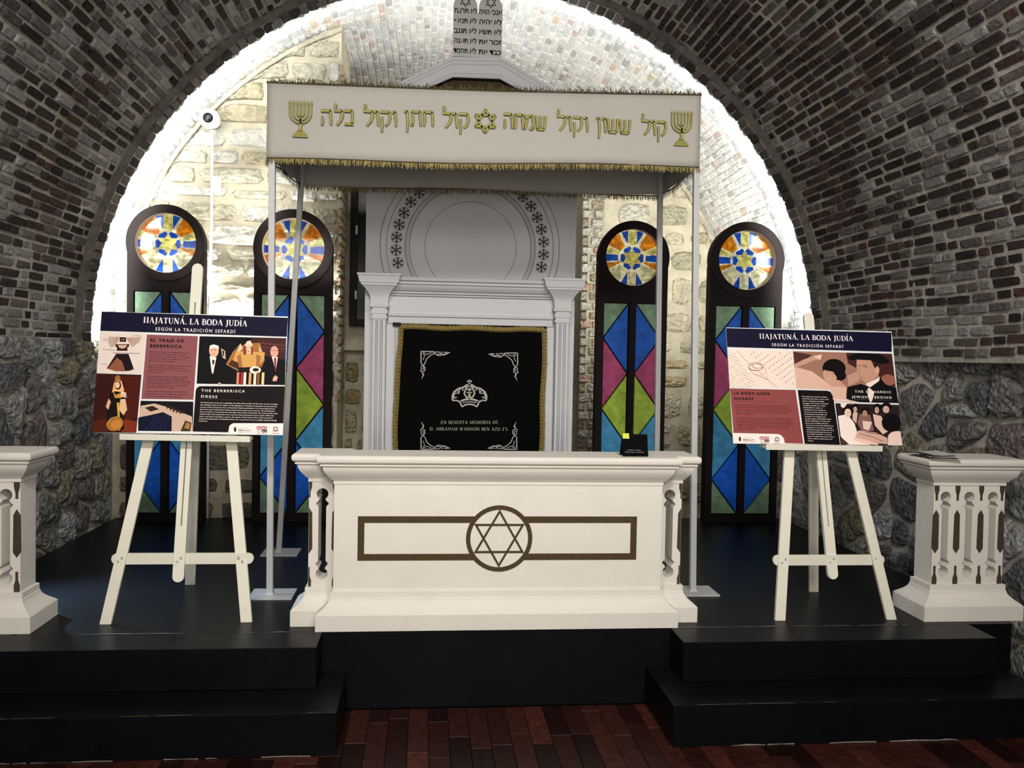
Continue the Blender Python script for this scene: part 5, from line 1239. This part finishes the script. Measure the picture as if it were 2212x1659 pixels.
p.lines(S, ['La semana de la boda, suele comenzar con el Shabat Jatán (sábado de', 'la novia), sábado previo al casamiento. Uno de los momentos en', 'cuando la Suite Sefardí exhibe del ajuar ante familiares y amigos. Pero', 'quizás la que llama más la atención, se conoce como la "Noche de', 'Paños" o berberisca, en ella la novia viste un traje de gran', 'simbolismo y riqueza.'], 222, 1072, 234, 1196, INK, .0064, [872, 838, 882, 866, 816, 432], .004)
p.done(S, 'spanish_text_panel')
S = p.sheet(); p.poly(S, [(922, 734), (1262, 736), (1296, 750), (1318, 790), (1328, 830), (1392, 1348), (990, 1346)], (20, 10, 14))
p.lines(S, ['The Sephardic Jewish wedding', 'celebrates the union of two souls', 'under a Chuppah (wedding', 'canopy). The events of a Jewish', 'wedding usually last 7 days,', 'during which a series of', 'celebrations and rituals are', 'carried out, each with its own', 'meaning and using different', 'elements. The wedding week', 'usually begins with Shabat Kalá', '(Bride\'s Sabbath), the Saturday', 'before the wedding. Another', 'ceremony is when the Kalá Señora', 'displays her trousseau to family', 'and friends. But perhaps the most', 'attention-grabbing is known as', 'the "Night of Cloths" or Berber', 'ritual, in which the bride wears a', 'dress of great symbolism and', 'beauty.'],
        966, 812, 1028, 1314, (220, 204, 198), .0066, [1254, 1276, 1220, 1268, 1240, 1204, 1240, 1254, 1250, 1236, 1292, 1284, 1268, 1322, 1310, 1328, 1300, 1304, 1330, 1304, 1090], .006)
p.done(S, 'english_text_panel')
S = p.sheet(); p.poly(S, [(1345, 876), (2070, 880), (2160, 1392), (1398, 1348)], (52, 34, 34))
p.poly(S, [(1375, 1020), (1480, 1000), (1560, 1100), (1600, 1240), (1740, 1360), (1470, 1352), (1400, 1250)], (226, 206, 196)); p.poly(S, [(1940, 1230), (1990, 1180), (2080, 1180), (2140, 1385), (1935, 1380)], (214, 188, 176))
p.poly(S, [(1540, 960), (1600, 980), (1580, 1100), (1540, 1060)], (190, 160, 146)); p.poly(S, [(1620, 990), (1740, 1000), (1780, 1180), (1640, 1190), (1590, 1100)], (120, 84, 80)); p.poly(S, [(1650, 1070), (1760, 1080), (1720, 1180), (1660, 1160)], (206, 180, 166)); p.poly(S, [(1770, 990), (1860, 1010), (1960, 1170), (1880, 1220), (1790, 1120)], (200, 170, 156))
p.poly(S, [(1600, 1180), (1800, 1200), (1930, 1260), (1930, 1330), (1780, 1320), (1640, 1290), (1560, 1260)], (190, 150, 134)); p.poly(S, [(1560, 1260), (1700, 1290), (1830, 1330), (1820, 1352), (1660, 1330), (1550, 1290)], (214, 180, 166)); p.line(S, [(1620, 1220), (1760, 1250), (1880, 1300)], .0022, (50, 26, 26)); p.line(S, [(1700, 1200), (1860, 1220)], .0026, (50, 26, 26))
for (x, y, rx, ry, c, hair) in ((1488, 980, 46, 60, (210, 180, 164), 60), (1572, 935, 26, 34, (190, 156, 142), 30), (1680, 980, 34, 42, (160, 120, 108), 56), (1816, 940, 30, 44, (180, 146, 132), 44), (1920, 930, 44, 48, (190, 156, 142), 54)):
    p.blob(S, x+4, y-22, rx+16, ry+4, INK, n=14); p.blob(S, x-2, y+6, rx*.85, ry*.85, c, n=14)
    for dx in (-.35, .3): p.blob(S, x+dx*rx, y, 6, 4, (40, 20, 20), n=6)
    p.line(S, [(x-10, y+ry*.5), (x+8, y+ry*.52)], .0012, (110, 60, 56))
p.poly(S, [(1400, 880), (1480, 878), (1440, 930), (1410, 920)], (220, 196, 186)); p.blob(S, 1975, 1085, 110, 104, INK, n=20); p.poly(S, [(1400, 1260), (1490, 1340), (1410, 1340)], (100, 60, 56)); p.line(S, [(1490, 890), (1560, 884)], .0016, (150, 120, 110))
p.done(S, 'family_photo_print')
S = p.sheet(); S.k = 4; p.poly(S, [(180, 1240), (690, 1242), (726, 1256), (752, 1290), (764, 1345), (764, 1400), (186, 1400)], (226, 208, 200)); logos(p, S, 254, 1305, 1.0); p.done(S, 'logo_strip')

# ------------------------------------------------------------------ small things
T_ = thing('tent_card', 'small black folded card with a lime note, on the altar table', 'card', (1.0, 4.14, .807))
x0, x1, yb, yt, zt_ = .943, 1.068, 4.115, 4.150, .912
mb = MB(); mb.rings([[(x, y, z) for x, y, z in ((x0, yb, .807), (x0, yb+.0015, .807), (x0+.004, yt, zt_), (x0+.004, yt-.001, zt_))], [(x, y, z) for x, y, z in ((x1, yb, .807), (x1, yb+.0015, .807), (x1+.001, yt, zt_-.001), (x1+.001, yt-.001, zt_-.001))]]); mb.build('front_leaf', m_velvet, T_)
mb = MB(); mb.rings([[(x0+.004, yt, zt_), (x0+.004, yt+.001, zt_), (x0+.002, yt+.040, .807), (x0+.002, yt+.038, .807)], [(x1+.001, yt, zt_-.001), (x1+.001, yt+.001, zt_-.001), (x1+.004, yt+.040, .807), (x1+.004, yt+.038, .807)]]); mb.build('back_leaf', m_velvet, T_)
S = Sheet((x0, yb-.001, .807), (1, 0, 0), (0, yt-yb, zt_-.807))
for a, b, z in ((.026, .090, .030), (.014, .104, .020)): text(S, 'Reservado el derecho', a, z, .006, width=b-a, h=.0006, res=1)
S.m.build('small_lettering', m_silver, T_, kind='stuff')
mb = MB(); S = Sheet((x0, yb-.001, .807), (1, 0, 0), (0, yt-yb, zt_-.807)); S.slab([(.004, .088), (.036, .087), (.036, .1135), (.005, .1135)], .0005, .0012); S.m.build('lime_note', m_green, T_)
# leaflets on the right pedestal
for k, (cx_, cy_, ang, z, w_) in enumerate(((2.560, 4.170, -.10, .8082, .150), (2.550, 4.180, .06, .8125, .145), (2.565, 4.185, -.22, .8168, .140), (2.545, 4.195, .12, .8211, .135), (2.555, 4.20, -.05, .8254, .13))):
    mb = MB(); n = 10; vs = []
    for j in range(2):
        for i in range(n+1):
            x = (i/n-.5)*w_; y = (j-.5)*.19; zz = z+.0022*k*(abs(i/n-.5)*1.2)+(.0005)
            c, s_ = math.cos(ang), math.sin(ang); vs.append((cx_+x*c-y*s_, cy_+x*s_+y*c, zz))
    mb.add(vs+[(x, y, z_-.0009) for x, y, z_ in vs], [(i, i+1, n+2+i, n+1+i) for i in range(n)]+[(2*(n+1)+i, 2*(n+1)+n+1+i, 2*(n+1)+n+2+i, 2*(n+1)+i+1) for i in range(n)]+[(i+1, i, 2*(n+1)+i, 2*(n+1)+i+1) for i in range(n)])
    o = mb.build('leaflet', mat('pale_leaflet', (.60, .57, .54), rough=.5) if k % 2 == 0 else mat('dark_leaflet', (.28, .26, .26), rough=.4), None)
    tag(o, ('lowest pale leaflet of the stack on the right pedestal', 'dark leaflet just above the lowest one on the right pedestal', 'middle pale leaflet of the stack on the right pedestal', 'upper dark leaflet of the stack on the right pedestal', 'topmost pale leaflet curling on the stack on the right pedestal')[k], 'leaflet', 'leaflets on the right pedestal')
# dome camera and conduit on the left end wall
T_ = thing('security_camera', 'white dome security camera with dark lens high on the left wall', 'camera', (-1.628, 6.90, 3.0))
c = V((-1.628, 6.80, 3.0))
def lathe(prof, c, n=28, m=m_plastic, name='housing', par=None, tilt=(0, -1, -.12)):
    ax = V(tilt).normalized(); u = V((1, 0, 0)); w_ = ax.cross(u); mb = MB()
    mb.rings([[c+ax*h+(u*math.cos(2*PI*k/n)+w_*math.sin(2*PI*k/n))*r for k in range(n)] for h, r in prof]); return mb.build(name, m, par, smooth=False, bevel=0)
lathe([(-.11, .060), (-.02, .072), (.0, .074), (.02, .070), (.034, .056), (.038, .046)], c, par=T_)
lathe([(.036, .046), (.040, .045), (.040, .040)], c, m=m_ark2, name='lens_ring', par=T_)
lathe([(.030, .040), (.046, .036), (.054, .026), (.058, .012), (.0585, .002)], c, m=m_lens, name='lens', par=T_)
mb = MB(); mb.tube([(-1.622, 6.87, 2.93), (-1.622, 6.87, 2.2), (-1.634, 6.87, 1.55), (-1.634, 6.87, .9), (-1.634, 6.87, 0)], .010, 10)
tag(mb.build('conduit', m_plastic, None, smooth=True), 'thin white vertical conduit below the dome camera', 'conduit')
T_ = thing('junction_box', 'small white junction box beside the conduit on the left wall', 'box', (-1.585, 6.9, 2.53))
mb = MB(); mb.box((-1.612, 6.845, 2.47), (-1.560, 6.90, 2.585)); mb.build('housing', m_plastic, T_, bevel=.004)
mb = MB(); mb.box((-1.588, 6.842, 2.478), (-1.565, 6.846, 2.545)); mb.build('cover', m_board, T_, bevel=.001)
